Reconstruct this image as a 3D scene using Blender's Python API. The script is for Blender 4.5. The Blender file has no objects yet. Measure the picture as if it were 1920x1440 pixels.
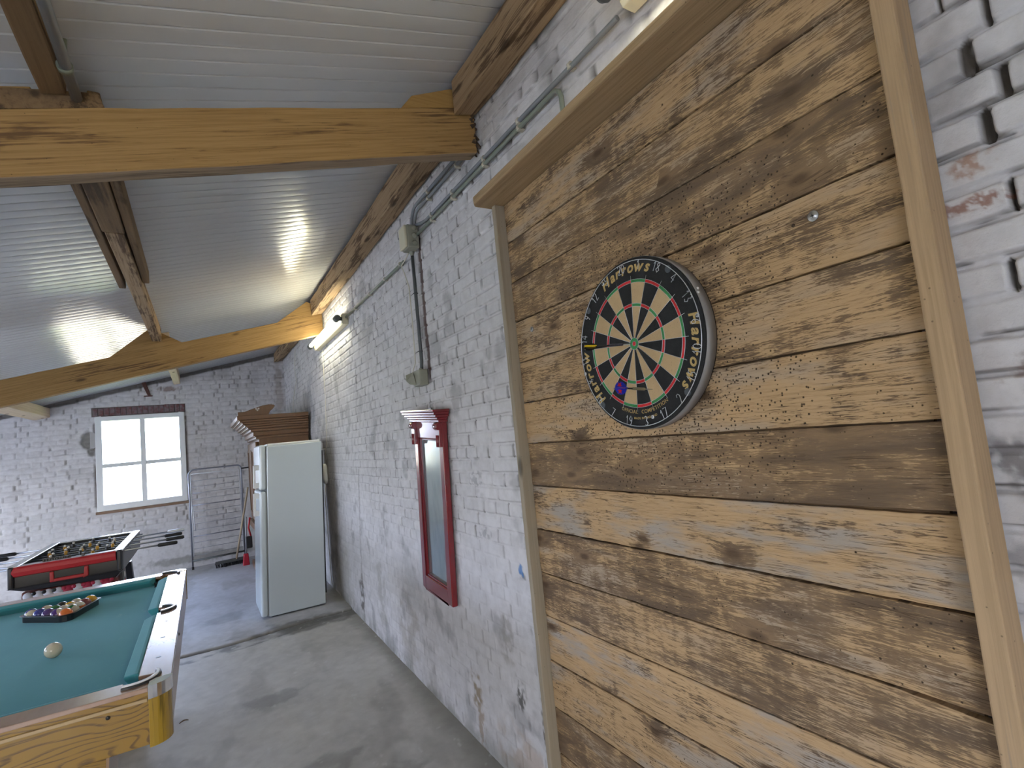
import bpy, bmesh, math, random
import numpy as np
from mathutils import Vector, Matrix

S = bpy.context.scene
COL = S.collection
rnd = random.Random(7)

# ------------------------------------------------------------------ camera
CAMZ = 1.503
cd = bpy.data.cameras.new('camera'); cam = bpy.data.objects.new('camera', cd); COL.objects.link(cam)
R0 = Vector((0.85644330, -0.50645364, -0.10004796))   # image right
D0 = Vector((-0.04048778, 0.12730816, -0.99103651))   # image down
F0 = Vector((0.51465097, 0.85281730, 0.08852703))     # forward
m = Matrix((R0, -D0, -F0)).transposed().to_4x4(); m.translation = (0, 0, CAMZ)
cam.matrix_world = m
cd.sensor_fit = 'HORIZONTAL'; cd.sensor_width = 36.0; cd.lens = 980.578 / 1920 * 36.0
cd.clip_start = 0.02; cd.clip_end = 400
S.camera = cam

# ------------------------------------------------------------------ world, sun, exposure
S.view_settings.view_transform = 'Standard'; S.view_settings.look = 'None'
S.view_settings.exposure = 0.74; S.view_settings.gamma = 1.0
S.view_settings.use_curve_mapping = False
W = bpy.data.worlds.new('sky'); S.world = W; W.use_nodes = True
wt = W.node_tree; wt.nodes.clear()
wo = wt.nodes.new('ShaderNodeOutputWorld'); wb = wt.nodes.new('ShaderNodeBackground')
wtc = wt.nodes.new('ShaderNodeTexCoord'); wsx = wt.nodes.new('ShaderNodeSeparateXYZ')
wr = wt.nodes.new('ShaderNodeValToRGB')
wr.color_ramp.elements[0].position = 0.0; wr.color_ramp.elements[0].color = (1.0, 0.99, 0.97, 1)
wr.color_ramp.elements[1].position = 0.6; wr.color_ramp.elements[1].color = (0.66, 0.78, 1.0, 1)
wmx = wt.nodes.new('ShaderNodeMix'); wmx.data_type = 'RGBA'; wmr = wt.nodes.new('ShaderNodeMapRange'); wmr.inputs[1].default_value = 0.55; wmr.inputs[2].default_value = -0.6
wsy = wt.nodes.new('ShaderNodeMath'); wsy.operation = 'SUBTRACT'; wt.links.new(wsx.outputs['X'], wsy.inputs[0]); wt.links.new(wsx.outputs['Y'], wsy.inputs[1])
wmr.inputs[1].default_value = 0.9; wmr.inputs[2].default_value = -0.9; wt.links.new(wsy.outputs[0], wmr.inputs[0])
wmx.inputs[6].default_value = (1.0, 0.89, 0.76, 1); wmx.inputs[7].default_value = (1.14, 1.25, 1.66, 1); wmx.blend_type = 'MIX'
wml = wt.nodes.new('ShaderNodeMix'); wml.data_type = 'RGBA'; wml.blend_type = 'MULTIPLY'; wml.inputs[0].default_value = 1.0
wt.links.new(wtc.outputs['Generated'], wsx.inputs[0]); wt.links.new(wsx.outputs['Z'], wr.inputs[0])
wt.links.new(wmr.outputs[0], wmx.inputs[0]); wt.links.new(wr.outputs[0], wml.inputs[6]); wt.links.new(wmx.outputs[2], wml.inputs[7]); wt.links.new(wml.outputs[2], wb.inputs[0]); wb.inputs[1].default_value = 9.0
wt.links.new(wb.outputs[0], wo.inputs[0])
sl = bpy.data.lights.new('sun', 'SUN'); sl.energy = 14.0; sl.angle = 0.01; sl.color = (1, 0.95, 0.85)
so = bpy.data.objects.new('sun', sl); COL.objects.link(so)
so.rotation_euler = Vector((-0.55, 0.0, -0.83)).to_track_quat('-Z', 'Y').to_euler()

def portal(name, c, sx, sz, look):
    l = bpy.data.lights.new(name, 'AREA'); l.shape = 'RECTANGLE'; l.size = sx; l.size_y = sz
    l.cycles.is_portal = True
    o = bpy.data.objects.new(name, l); COL.objects.link(o); o.location = c
    o.rotation_euler = Vector(look).to_track_quat('-Z', 'Z').to_euler()
XL = -3.7                                              # left (low) wall of the barn
LEFT_WIN = [(2.2, 3.2, 0.8, 1.72), (4.3, 6.1, 0.30, 1.72), (6.5, 7.7, 0.5, 1.72)]
FWIN = (-1.108, -0.165, 1.016, 2.187)
portal('portal_far', ((FWIN[0] + FWIN[1]) / 2, 8.30, (FWIN[2] + FWIN[3]) / 2), 0.94, 1.17, (0, -1, 0))
ADDED_DOOR = (-2.9, -0.7, 0.05, 1.95)                       # glazed opening added behind the camera to light the dartboard side
portal('portal_back', ((ADDED_DOOR[0] + ADDED_DOOR[1]) / 2, -2.1, (ADDED_DOOR[2] + ADDED_DOOR[3]) / 2), ADDED_DOOR[1] - ADDED_DOOR[0], ADDED_DOOR[3] - ADDED_DOOR[2], (0, 1, 0))
for i, (a, b, c, d) in enumerate(LEFT_WIN):
    portal('portal_left', (XL - 0.12, (a + b) / 2, (c + d) / 2), b - a, d - c, (1, 0, 0))

# ------------------------------------------------------------------ helpers: tags
def tag(o, label=None, cat=None, group=None, kind=None):
    if label: o['label'] = label
    if cat: o['category'] = cat
    if group: o['group'] = group
    if kind: o['kind'] = kind
    return o
def thing(name, loc, label, cat, group=None):
    o = bpy.data.objects.new(name, None); COL.objects.link(o); o.location = loc
    o.empty_display_size = 0.05
    return tag(o, label, cat, group)

class MB:
    def __init__(s): s.v = []; s.f = []; s.mi = []; s.sm = []
    def add(s, vs, fs, mi=0, sm=False):
        n = len(s.v); s.v += [tuple(v) for v in vs]
        for f in fs: s.f.append(tuple(i + n for i in f)); s.mi.append(mi); s.sm.append(sm)
        return s
    def box(s, x0, x1, y0, y1, z0, z1, mi=0):
        vs = [(x, y, z) for x in (x0, x1) for y in (y0, y1) for z in (z0, z1)]
        return s.add(vs, [(0, 1, 3, 2), (4, 6, 7, 5), (0, 4, 5, 1), (2, 3, 7, 6), (0, 2, 6, 4), (1, 5, 7, 3)], mi)
    def hexa(s, p, mi=0):  # 8 points: bottom ring 0-3 (ccw from above), top ring 4-7
        return s.add(p, [(3, 2, 1, 0), (4, 5, 6, 7), (0, 1, 5, 4), (1, 2, 6, 5), (2, 3, 7, 6), (3, 0, 4, 7)], mi)
    def tube(s, pts, r, seg=10, mi=0, caps=True, closed=False):
        pts = [Vector(p) for p in pts]; n = len(pts); rs = r if isinstance(r, (list, tuple)) else [r] * n
        rings = []; ref = None
        for i, p in enumerate(pts):
            a = pts[i - 1] if (i or closed) else p; b = pts[(i + 1) % n] if (i < n - 1 or closed) else p
            t = (b - a); t = t.normalized() if t.length > 1e-9 else Vector((0, 0, 1))
            if ref is None: ref = Vector((0, 0, 1)) if abs(t.z) < 0.9 else Vector((1, 0, 0))
            u = ref - t * ref.dot(t)
            if u.length < 1e-6: u = t.orthogonal()
            u.normalize(); w = t.cross(u); ref = u
            rings.append([p + (u * math.cos(k * 2 * math.pi / seg) + w * math.sin(k * 2 * math.pi / seg)) * rs[i] for k in range(seg)])
        vs = [v for rg in rings for v in rg]; fs = []
        for i in range(n if closed else n - 1):
            j = (i + 1) % n
            for k in range(seg):
                k2 = (k + 1) % seg; fs.append((i * seg + k, i * seg + k2, j * seg + k2, j * seg + k))
        s.add(vs, fs, mi, True)
        if caps and not closed:
            s.add(rings[0], [tuple(range(seg - 1, -1, -1))], mi); s.add(rings[-1], [tuple(range(seg))], mi)
        return s
    def cyl(s, a, b, r, seg=20, mi=0, r2=None): return s.tube([a, b], [r, r if r2 is None else r2], seg, mi)
    def lathe(s, prof, org, axis, seg=24, mi=0):  # prof: (dist along axis, radius)
        o = Vector(org); ax = Vector(axis).normalized()
        u = ax.orthogonal().normalized(); w = ax.cross(u); vs = []; fs = []
        for d, r in prof:
            for k in range(seg):
                t = 2 * math.pi * k / seg
                vs.append(o + ax * d + (u * math.cos(t) + w * math.sin(t)) * max(r, 1e-5))
        for i in range(len(prof) - 1):
            for k in range(seg):
                k2 = (k + 1) % seg; fs.append((i * seg + k, i * seg + k2, (i + 1) * seg + k2, (i + 1) * seg + k))
        return s.add(vs, fs, mi, True)
    def prism(s, poly, fn0, fn1, mi=0):  # poly 2d points -> two caps through fn0 / fn1
        n = len(poly); vs = [fn0(*p) for p in poly] + [fn1(*p) for p in poly]
        fs = [tuple(range(n - 1, -1, -1)), tuple(range(n, 2 * n))]
        for i in range(n): j = (i + 1) % n; fs.append((i, j, n + j, n + i))
        return s.add(vs, fs, mi)
    def sphere(s, c, r, seg=24, rings=14, mi=0):
        c = Vector(c); pr = []
        for i in range(rings + 1):
            t = math.pi * i / rings; pr.append((-r * math.cos(t), r * math.sin(t)))
        return s.lathe(pr, c, (0, 0, 1), seg, mi)
    def build(s, name, mats, parent=None, bevel=0.0, label=None, kind=None, seg=2, fix=True):
        me = bpy.data.meshes.new(name); org = Vector((0, 0, 0)); p = parent
        while p is not None: org += p.location; p = p.parent
        me.from_pydata([(a - org.x, b - org.y, c - org.z) for a, b, c in s.v], [], s.f)
        if not isinstance(mats, (list, tuple)): mats = [mats]
        for mt in mats: me.materials.append(mt)
        me.polygons.foreach_set('material_index', s.mi); me.polygons.foreach_set('use_smooth', s.sm)
        if fix:
            bm = bmesh.new(); bm.from_mesh(me); bmesh.ops.remove_doubles(bm, verts=bm.verts, dist=1e-6)
            bmesh.ops.recalc_face_normals(bm, faces=bm.faces); bm.to_mesh(me); bm.free()
        me.update()
        o = bpy.data.objects.new(name, me); COL.objects.link(o)
        if parent is not None: o.parent = parent
        if bevel > 0:
            b = o.modifiers.new('bevel', 'BEVEL'); b.width = bevel; b.segments = seg; b.limit_method = 'ANGLE'; b.angle_limit = 0.7
            b.harden_normals = False
        if label: o['label'] = label
        if kind: o['kind'] = kind
        return o

# ------------------------------------------------------------------ helpers: materials
class MT:
    def __init__(s, name):
        s.m = bpy.data.materials.new(name); s.m.use_nodes = True; s.t = s.m.node_tree; s.t.nodes.clear()
        s.out = s.t.nodes.new('ShaderNodeOutputMaterial'); s.b = s.t.nodes.new('ShaderNodeBsdfPrincipled')
        s.t.links.new(s.b.outputs[0], s.out.inputs[0])
    def n(s, idn, ins=None, **props):
        nd = s.t.nodes.new('ShaderNode' + idn)
        for k, v in props.items(): setattr(nd, k, v)
        for k, v in (ins or {}).items():
            if isinstance(v, bpy.types.NodeSocket): s.t.links.new(v, nd.inputs[k])
            else: nd.inputs[k].default_value = v
        return nd
    def math(s, op, a, b=0.0, c=0.0, clamp=False): return s.n('Math', {0: a, 1: b, 2: c}, operation=op, use_clamp=clamp).outputs[0]
    def mix(s, f, a, b, blend='MIX'):
        a = tuple(a) + (1,) if isinstance(a, tuple) and len(a) == 3 else a
        b = tuple(b) + (1,) if isinstance(b, tuple) and len(b) == 3 else b
        return s.n('Mix', {0: f, 6: a, 7: b}, data_type='RGBA', blend_type=blend).outputs[2]
    def ss(s, x, lo, hi, to0=0.0, to1=1.0): return s.n('MapRange', {0: x, 1: lo, 2: hi, 3: to0, 4: to1}, interpolation_type='SMOOTHSTEP').outputs[0]
    def coord(s, obj=True):
        return s.n('TexCoord').outputs['Object'] if obj else s.n('NewGeometry').outputs['Position']
    def map(s, v, sc=(1, 1, 1), loc=(0, 0, 0), rot=(0, 0, 0)): return s.n('Mapping', {'Vector': v, 'Scale': sc, 'Location': loc, 'Rotation': rot}).outputs[0]
    def noise(s, v, scale, detail=4, rough=0.55, dist=0.0): return s.n('TexNoise', {'Vector': v, 'Scale': scale, 'Detail': detail, 'Roughness': rough, 'Distortion': dist}).outputs[0]
    def bump(s, h, strength=0.3, dist=0.002, normal=None):
        d = {'Height': h, 'Strength': strength, 'Distance': dist}
        if normal is not None: d['Normal'] = normal
        nd = s.n('Bump', d); s.t.links.new(nd.outputs[0], s.b.inputs['Normal']); return nd.outputs[0]
    def set(s, **k):
        for key, v in k.items():
            key = {'col': 'Base Color', 'rough': 'Roughness', 'metal': 'Metallic', 'spec': 'Specular IOR Level', 'coat': 'Coat Weight', 'crough': 'Coat Roughness', 'emit': 'Emission Color', 'es': 'Emission Strength'}.get(key, key)
            if isinstance(v, bpy.types.NodeSocket): s.t.links.new(v, s.b.inputs[key])
            else: s.b.inputs[key].default_value = (tuple(v) + (1,)) if isinstance(v, tuple) and len(v) == 3 else v
        return s.m

def plain(name, col, rough=0.5, metal=0.0, var=0.08, scale=30, bump=0.0, **k):
    t = MT(name); c = t.coord(); nz = t.noise(c, scale, 4)
    a = tuple(x * (1 - var) for x in col); b = tuple(min(1, x * (1 + var)) for x in col)
    t.set(col=t.mix(nz, a, b), rough=rough, metal=metal, **k)
    if bump: t.bump(nz, bump, 0.002)
    return t.m

AX = {'x': (1, 0, 0), 'y': (0, 1, 0), 'z': (0, 0, 1)}
def wood(name, light, mid, dark, axis, fine=60.0, patch=2.2, amount=0.5, rough=0.75, bump=0.35, holes=0.3, spec=0.25, slope=0.0):
    """old sawn timber: streaks along the axis, darker weathered patches, knots and worm holes"""
    t = MT(name); c = t.coord(); oi = t.n('ObjectInfo').outputs['Random']
    off = t.n('CombineXYZ', {0: t.math('MULTIPLY', oi, 37.0), 1: t.math('MULTIPLY', oi, 91.0), 2: t.math('MULTIPLY', oi, 53.0)}).outputs[0]
    c = t.n('VectorMath', {0: c, 1: off}, operation='ADD').outputs[0]
    a = AX[axis]
    if slope: c = t.map(c, rot=(0, slope, 0))
    st = t.map(c, tuple(fine * (0.025 if q else 1.0) for q in a)); pt = t.map(c, tuple(patch * (0.35 if q else 1.6) for q in a))
    kn = t.map(c, tuple(3.0 if q else 9.0 for q in a))
    s1 = t.noise(st, 1.0, 5, 0.65, 0.6); p1 = t.noise(pt, 2.0, 6, 0.62, 0.4)
    f = t.math('ADD', t.math('MULTIPLY', s1, 0.6), t.math('MULTIPLY', p1, 0.9))
    base = t.mix(t.ss(s1, 0.35, 0.7), light, mid)
    base = t.mix(t.ss(f, 0.98 - 0.4 * amount, 1.12 - 0.4 * amount), base, dark)
    vd = t.n('TexVoronoi', {'Vector': kn, 'Scale': 0.9, 'Randomness': 1.0}); d = vd.outputs['Distance']
    base = t.mix(t.ss(d, 0.15, 0.06, 0.0, 0.75), base, tuple(x * 0.35 for x in dark))
    h = t.n('TexVoronoi', {'Vector': c, 'Scale': 38.0}).outputs['Distance']
    base = t.mix(t.ss(h, 0.075, 0.045, 0.0, holes), base, (0.02, 0.013, 0.008))
    t.set(col=base, rough=rough, spec=spec); t.bump(f, bump, 0.004)
    return t.m

def plank_mat():
    t = MT('weathered_plank'); g = t.coord(False)
    seed = t.n('Attribute', attribute_type='OBJECT', attribute_name='seed').outputs['Fac']
    worn = t.n('Attribute', attribute_type='OBJECT', attribute_name='worn').outputs['Fac']
    grey = t.n('Attribute', attribute_type='OBJECT', attribute_name='grey').outputs['Fac']
    off = t.n('CombineXYZ', {0: 0.0, 1: t.math('MULTIPLY', seed, 7.3), 2: t.math('MULTIPLY', seed, 3.1)}).outputs[0]
    c = t.n('VectorMath', {0: g, 1: off}, operation='ADD').outputs[0]
    # knots bend the grain around them
    sy = t.n('SeparateXYZ', {0: c}); c2 = t.n('CombineXYZ', {0: sy.outputs[1], 1: sy.outputs[2], 2: 0.0}).outputs[0]
    kv = t.n('TexVoronoi', {'Vector': t.map(c2, (3.6, 8.0, 0)), 'Scale': 1.0, 'Randomness': 1.0}, voronoi_dimensions='2D')
    kd = t.math('ADD', kv.outputs['Distance'], t.math('MULTIPLY', t.math('SUBTRACT', t.noise(c, 40, 3, 0.6), 0.5), 0.05))
    kr = t.n('SeparateColor', {0: kv.outputs['Color']}).outputs[0]
    kon = t.math('GREATER_THAN', kr, 0.58)
    kfield = t.math('MULTIPLY', t.ss(kd, 0.34, 0.0), kon)
    bend = t.n('CombineXYZ', {2: t.math('MULTIPLY', kfield, 0.012)}).outputs[0]
    cb = t.n('VectorMath', {0: c, 1: bend}, operation='ADD').outputs[0]
    s1 = t.noise(t.map(cb, (3, 15, 230)), 1.0, 4, 0.62, 0.9)
    s2 = t.noise(t.map(cb, (3, 46, 420)), 1.0, 3, 0.62, 0.5)
    p1 = t.noise(t.map(cb, (1, 3.2, 16)), 1.0, 6, 0.66, 0.5)
    saw = t.noise(t.map(c, (1, 24, 6)), 1.0, 3, 0.55, 0.4)          # saw bands across the board
    tone = t.noise(t.map(c, (1, 1.2, 5)), 1.0, 3, 0.5)
    tan = t.mix(tone, (0.560, 0.365, 0.180), (0.44, 0.295, 0.158))
    tan = t.mix(t.ss(s1, 0.42, 0.7, 0.0, 0.5), tan, (0.30, 0.175, 0.075))
    tan = t.mix(t.math('MULTIPLY', t.ss(t.noise(t.map(c, (1, 3.0, 15)), 1.3, 4, 0.55), 0.44, 0.66), grey), tan, (0.37, 0.315, 0.255))
    f = t.math('ADD', t.math('ADD', t.math('MULTIPLY', p1, 0.72), t.math('MULTIPLY', s1, 0.60)), t.math('ADD', t.math('MULTIPLY', s2, 0.55), t.math('MULTIPLY', saw, 0.34)))
    f = t.math('ADD', f, t.math('MULTIPLY', t.math('SUBTRACT', worn, 0.5), 0.42))
    f = t.math('ADD', f, t.math('MULTIPLY', kfield, 0.26))
    dk = t.mix(t.ss(p1, 0.42, 0.66), t.mix(s2, (0.275, 0.175, 0.093), (0.19, 0.118, 0.062)), (0.112, 0.074, 0.046))
    ck = t.noise(t.map(cb, (3, 3.2, 95)), 1.0, 3, 0.5, 0.6); ck = t.ss(t.math('ABSOLUTE', t.math('SUBTRACT', ck, 0.5)), 0.016, 0.003)
    ck = t.math('MULTIPLY', ck, t.ss(t.noise(t.map(c, (1, 5, 12)), 1.0, 2), 0.48, 0.60))
    mask = t.ss(f, 1.09, 1.21, 0.0, 0.92)
    col = t.mix(mask, tan, dk)
    col = t.mix(t.math('MULTIPLY', t.ss(kd, 0.12, 0.03, 0.0, 0.85), kon), col, (0.085, 0.052, 0.028))
    col = t.mix(t.math('MULTIPLY', ck, 0.65), col, (0.075, 0.045, 0.024))
    # dart and worm holes, densest around the board
    dc = t.n('VectorMath', {0: g, 1: (1.045, 1.009, 1.66)}, operation='DISTANCE').outputs['Value']
    dens = t.ss(dc, 0.20, 0.62, 0.50, 0.10)
    hv = t.n('TexVoronoi', {'Vector': c, 'Scale': 120.0, 'Randomness': 1.0})
    hr = t.n('SeparateColor', {0: hv.outputs['Color']}).outputs[0]
    hole = t.math('MULTIPLY', t.ss(hv.outputs['Distance'], 0.30, 0.18), t.math('LESS_THAN', hr, dens))
    hv2 = t.n('TexVoronoi', {'Vector': c, 'Scale': 17.0, 'Randomness': 1.0})
    h2 = t.math('MULTIPLY', t.ss(hv2.outputs['Distance'], 0.05, 0.035), t.math('GREATER_THAN', t.n('SeparateColor', {0: hv2.outputs['Color']}).outputs[1], 0.6))
    hole = t.math('MAXIMUM', hole, h2)
    col = t.mix(t.math('MULTIPLY', hole, 0.9), col, (0.035, 0.022, 0.012))
    t.set(col=col, rough=0.78, spec=0.25)
    hh = t.math('SUBTRACT', t.math('SUBTRACT', t.math('MULTIPLY', s1, 0.5), t.math('MULTIPLY', mask, 0.45)), t.math('ADD', hole, t.math('MULTIPLY', ck, 0.5)))
    t.bump(hh, 0.8, 0.0026)
    return t.m

M = {}
M['plank'] = plank_mat()
M['batten'] = wood('batten_wood', (0.47, 0.320, 0.178), (0.38, 0.255, 0.138), (0.34, 0.265, 0.19), 'z', 130, 2.6, 0.42, 0.7, 0.3, 0.5)
M['batten_grey'] = wood('grey_batten_wood', (0.34, 0.28, 0.20), (0.29, 0.235, 0.16), (0.20, 0.16, 0.11), 'z', 70, 2.0, 0.4, 0.75, 0.25, 0.4)
M['shelf'] = wood('shelf_wood', (0.41, 0.28, 0.152), (0.29, 0.195, 0.100), (0.20, 0.135, 0.072), 'y', 130, 2.4, 0.35, 0.7, 0.2, 0.5)
M['rafter'] = wood('ochre_rafter_wood', (0.36, 0.215, 0.080), (0.26, 0.148, 0.050), (0.13, 0.070, 0.028), 'x', 130, 3.0, 0.46, 0.66, 0.4, 0.5, slope=0.2412)
M['rafter_under'] = wood('grey_rafter_underside', (0.34, 0.245, 0.155), (0.27, 0.19, 0.118), (0.16, 0.11, 0.07), 'x', 70, 2.2, 0.5, 0.75, 0.3, 0.2, slope=0.2412)
M['purlin'] = wood('brown_purlin_wood', (0.40, 0.275, 0.16), (0.28, 0.18, 0.095), (0.115, 0.068, 0.036), 'y', 80, 5.0, 0.60, 0.8, 0.4, 0.4)
M['purlin_dark'] = wood('dark_purlin_wood', (0.20, 0.125, 0.062), (0.15, 0.092, 0.046), (0.075, 0.046, 0.024), 'y', 60, 2.6, 0.6, 0.8, 0.4, 0.5)
M['purlin_pale'] = wood('pale_purlin_wood', (0.60, 0.47, 0.33), (0.52, 0.40, 0.28), (0.33, 0.24, 0.16), 'y', 60, 2.6, 0.2, 0.8, 0.3, 0.2)
M['block'] = wood('packing_block_wood', (0.36, 0.215, 0.070), (0.29, 0.165, 0.052), (0.14, 0.080, 0.030), 'x', 60, 2.6, 0.5, 0.7, 0.3, 0.3)
M['red'] = plain('dark_red_lacquer', (0.185, 0.008, 0.012), 0.22, 0, 0.1, 25, coat=0.6, crough=0.12)
M['steel'] = plain('galvanised_steel', (0.45, 0.45, 0.44), 0.38, 1.0, 0.1, 60)
M['wire'] = plain('silver_wire', (0.66, 0.67, 0.68), 0.35, 0.8, 0.05, 80)
M['chrome'] = plain('chrome', (0.82, 0.80, 0.76), 0.1, 1.0, 0.03, 20)
M['black'] = plain('black_plastic', (0.014, 0.014, 0.016), 0.4, 0, 0.15, 40)
M['grey_pvc'] = plain('grey_pvc_pipe', (0.20, 0.21, 0.215), 0.38, 0, 0.14, 12)
M['green_pvc'] = plain('grey_green_pvc_pipe', (0.20, 0.225, 0.175), 0.36, 0, 0.14, 12)
M['dark_pvc'] = plain('dark_grey_pvc_pipe', (0.085, 0.092, 0.088), 0.45, 0, 0.18, 12)
M['grey_box'] = plain('olive_grey_plastic', (0.27, 0.265, 0.20), 0.5, 0, 0.12, 20)
M['cream'] = plain('cream_plastic', (0.62, 0.57, 0.40), 0.4, 0, 0.06, 20)
M['clip'] = plain('pale_plastic_clip', (0.52, 0.48, 0.38), 0.5, 0, 0.1, 30)
M['cable'] = plain('cream_cable', (0.62, 0.58, 0.46), 0.5, 0, 0.06, 30)
M['white_plastic'] = plain('white_plastic', (0.80, 0.80, 0.78), 0.35, 0, 0.03, 20)
M['white_enamel'] = plain('white_enamel', (0.58, 0.64, 0.665), 0.22, 0, 0.03, 3, coat=0.4, crough=0.1)
M['paint_white'] = plain('white_window_paint', (0.74, 0.75, 0.74), 0.45, 0, 0.05, 12)

# ================================================================== numpy noise
def vnoise(u, v, seed):
    r = np.random.RandomState(seed); T = r.rand(64, 64)
    ui = np.floor(u).astype(int); vi = np.floor(v).astype(int); fu = u - ui; fv = v - vi
    fu = fu * fu * (3 - 2 * fu); fv = fv * fv * (3 - 2 * fv)
    g = lambda a, b: T[a % 64, b % 64]
    return (g(ui, vi) * (1 - fu) + g(ui + 1, vi) * fu) * (1 - fv) + (g(ui, vi + 1) * (1 - fu) + g(ui + 1, vi + 1) * fu) * fv
def fbm(u, v, s, o=4, seed=1):
    a = np.zeros_like(u); amp = 0.5; tot = 0
    for i in range(o):
        a += amp * vnoise(u * s + 17.3 * i, v * s + 9.1 * i, seed + i); tot += amp; amp *= 0.5; s *= 2.03
    return a / tot
def sst(x, a, b):
    t = np.clip((x - a) / (b - a), 0, 1); return t * t * (3 - 2 * t)
def hashn(i, j, k):
    x = np.sin(i * 127.1 + j * 311.7 + k * 74.7) * 43758.5453; return x - np.floor(x)

def brick_field(u, z, seed, course=0.0605, plaster=None):
    """height (m) and colour of a lime-washed brick wall; u along the wall, z up"""
    zz = z + 0.006 * (fbm(u, z, 1.3, 3, seed) - 0.5) * 2 + 0.0025 * (fbm(u, z, 9, 2, seed + 3) - 0.5) * 2
    uu = u + 0.012 * (fbm(u, z, 4, 3, seed + 5) - 0.5)
    r = np.floor(zz / course); fz = (zz / course - r) * course
    L = np.where(r % 2 == 0, 0.222, 0.111)
    sh = np.where(r % 2 == 0, 0.0, 0.0555) + 0.05 * (hashn(r, r * 0 + 3, seed) - 0.5)
    q = (uu + sh) / L; b = np.floor(q); fu = (q - b) * L
    rb = hashn(r, b, seed); rb2 = hashn(b, r, seed + 11)
    fu = fu + 0.010 * (rb2 - 0.5)
    near = 1 + 1.2 * (1 - sst(u, 0.45, 0.7)) * (1 if seed == 3 else 0)
    hj = 0.0040 + 0.0030 * fbm(u, z, 12, 2, seed + 7)
    dz = np.minimum(fz, course - fz) - hj; vj = 0.0030 + 0.0035 * rb
    du = np.minimum(fu, L - fu) - vj
    rc = 0.007 + 0.006 * rb2
    d = rc - np.sqrt(np.maximum(rc - du, 0) ** 2 + np.maximum(rc - dz, 0) ** 2)
    d = np.where((du < rc) & (dz < rc), d, np.minimum(du, dz)) + 0.0018 * (fbm(u, z, 45, 2, seed + 15) - 0.5)
    p = sst(d, -0.0012, 0.0032); vert = sst(dz - du, -0.001, 0.002)
    fill = fbm(u, z, 5, 3, seed + 21); fill2 = fbm(u, z, 17, 3, seed + 25)
    depth = (0.0040 * (1 - vert) + (0.0030 + 0.0075 * rb2 * rb2) * vert) * near
    hh = -depth * (1 - p)
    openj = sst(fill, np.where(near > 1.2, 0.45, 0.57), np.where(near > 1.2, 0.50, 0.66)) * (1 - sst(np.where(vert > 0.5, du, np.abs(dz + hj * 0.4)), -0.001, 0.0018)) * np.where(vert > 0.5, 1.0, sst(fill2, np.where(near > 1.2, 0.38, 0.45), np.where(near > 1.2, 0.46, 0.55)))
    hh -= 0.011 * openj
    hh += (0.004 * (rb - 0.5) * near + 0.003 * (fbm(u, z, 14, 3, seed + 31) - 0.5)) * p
    lipz = np.exp(-((fz - 0.0055) / 0.0026) ** 2) * sst(fill2, 0.38, 0.58) * 0.40  # thin shadow line painted along the lower lip of each brick
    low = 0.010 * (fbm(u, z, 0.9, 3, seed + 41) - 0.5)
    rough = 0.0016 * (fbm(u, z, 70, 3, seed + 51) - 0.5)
    joint_dirt_shade = np.clip((1 - p) * vert * 0.55 * sst(fill2, 0.30, 0.55) + lipz * np.where(near > 1.2, 1.5, 1.0) + openj * 0.75, 0, 0.9)  # joint grime together with shadow lines, both put into the brick colour
    if plaster is not None:
        k = 1 - plaster
        hh = hh * k + plaster * (-0.001); joint_dirt_shade = joint_dirt_shade * (k * 0.75 + 0.25)
    g = 0.93 + 0.14 * (fbm(u, z, 3.1, 4, seed + 61) - 0.5) + 0.08 * (rb - 0.5) * p
    sc = sst(fbm(u, z, 6, 5, seed + 71), 0.60, 0.76) * 0.28
    g = g * (1 - sc)
    colr = np.stack([0.685 * g, 0.660 * g, 0.650 * g], -1)
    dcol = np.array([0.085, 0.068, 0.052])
    colr = colr * (1 - joint_dirt_shade[..., None]) + dcol * joint_dirt_shade[..., None]
    return hh + low + rough, colr

def spot(u, z, cu, cz, ru, rz, seed, rag=0.5, soft=0.35):
    d = np.sqrt(((u - cu) / ru) ** 2 + ((z - cz) / rz) ** 2) + rag * 2 * (fbm(u, z, 1.2 / min(ru, rz), 4, seed) - 0.5)
    return 1 - sst(d, 1 - soft, 1 + soft)
def paintc(c, k, rgb): k = k[..., None]; return c * (1 - k) + np.array(rgb) * k

def grid_obj(name, P, colr, mat, keep=None):
    n, mm, _ = P.shape; me = bpy.data.meshes.new(name)
    idx = np.arange(n * mm).reshape(n, mm)
    q = np.stack([idx[:-1, :-1], idx[1:, :-1], idx[1:, 1:], idx[:-1, 1:]], -1)
    if keep is not None: q = q[keep]
    q = q.reshape(-1, 4)
    me.vertices.add(n * mm); me.vertices.foreach_set('co', P.astype(np.float32).ravel())
    me.loops.add(q.size); me.loops.foreach_set('vertex_index', q.astype(np.int32).ravel())
    me.polygons.add(len(q)); me.polygons.foreach_set('loop_start', np.arange(0, q.size, 4, dtype=np.int32))
    me.update(calc_edges=True)
    me.polygons.foreach_set('use_smooth', np.ones(len(q), dtype=bool))
    ca = me.color_attributes.new('Col', 'FLOAT_COLOR', 'POINT')
    ca.data.foreach_set('color', np.concatenate([colr, np.ones(colr.shape[:2] + (1,))], -1).astype(np.float32).ravel())
    me.materials.append(mat); me.validate()
    o = bpy.data.objects.new(name, me); COL.objects.link(o)
    return tag(o, kind='structure')

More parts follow.
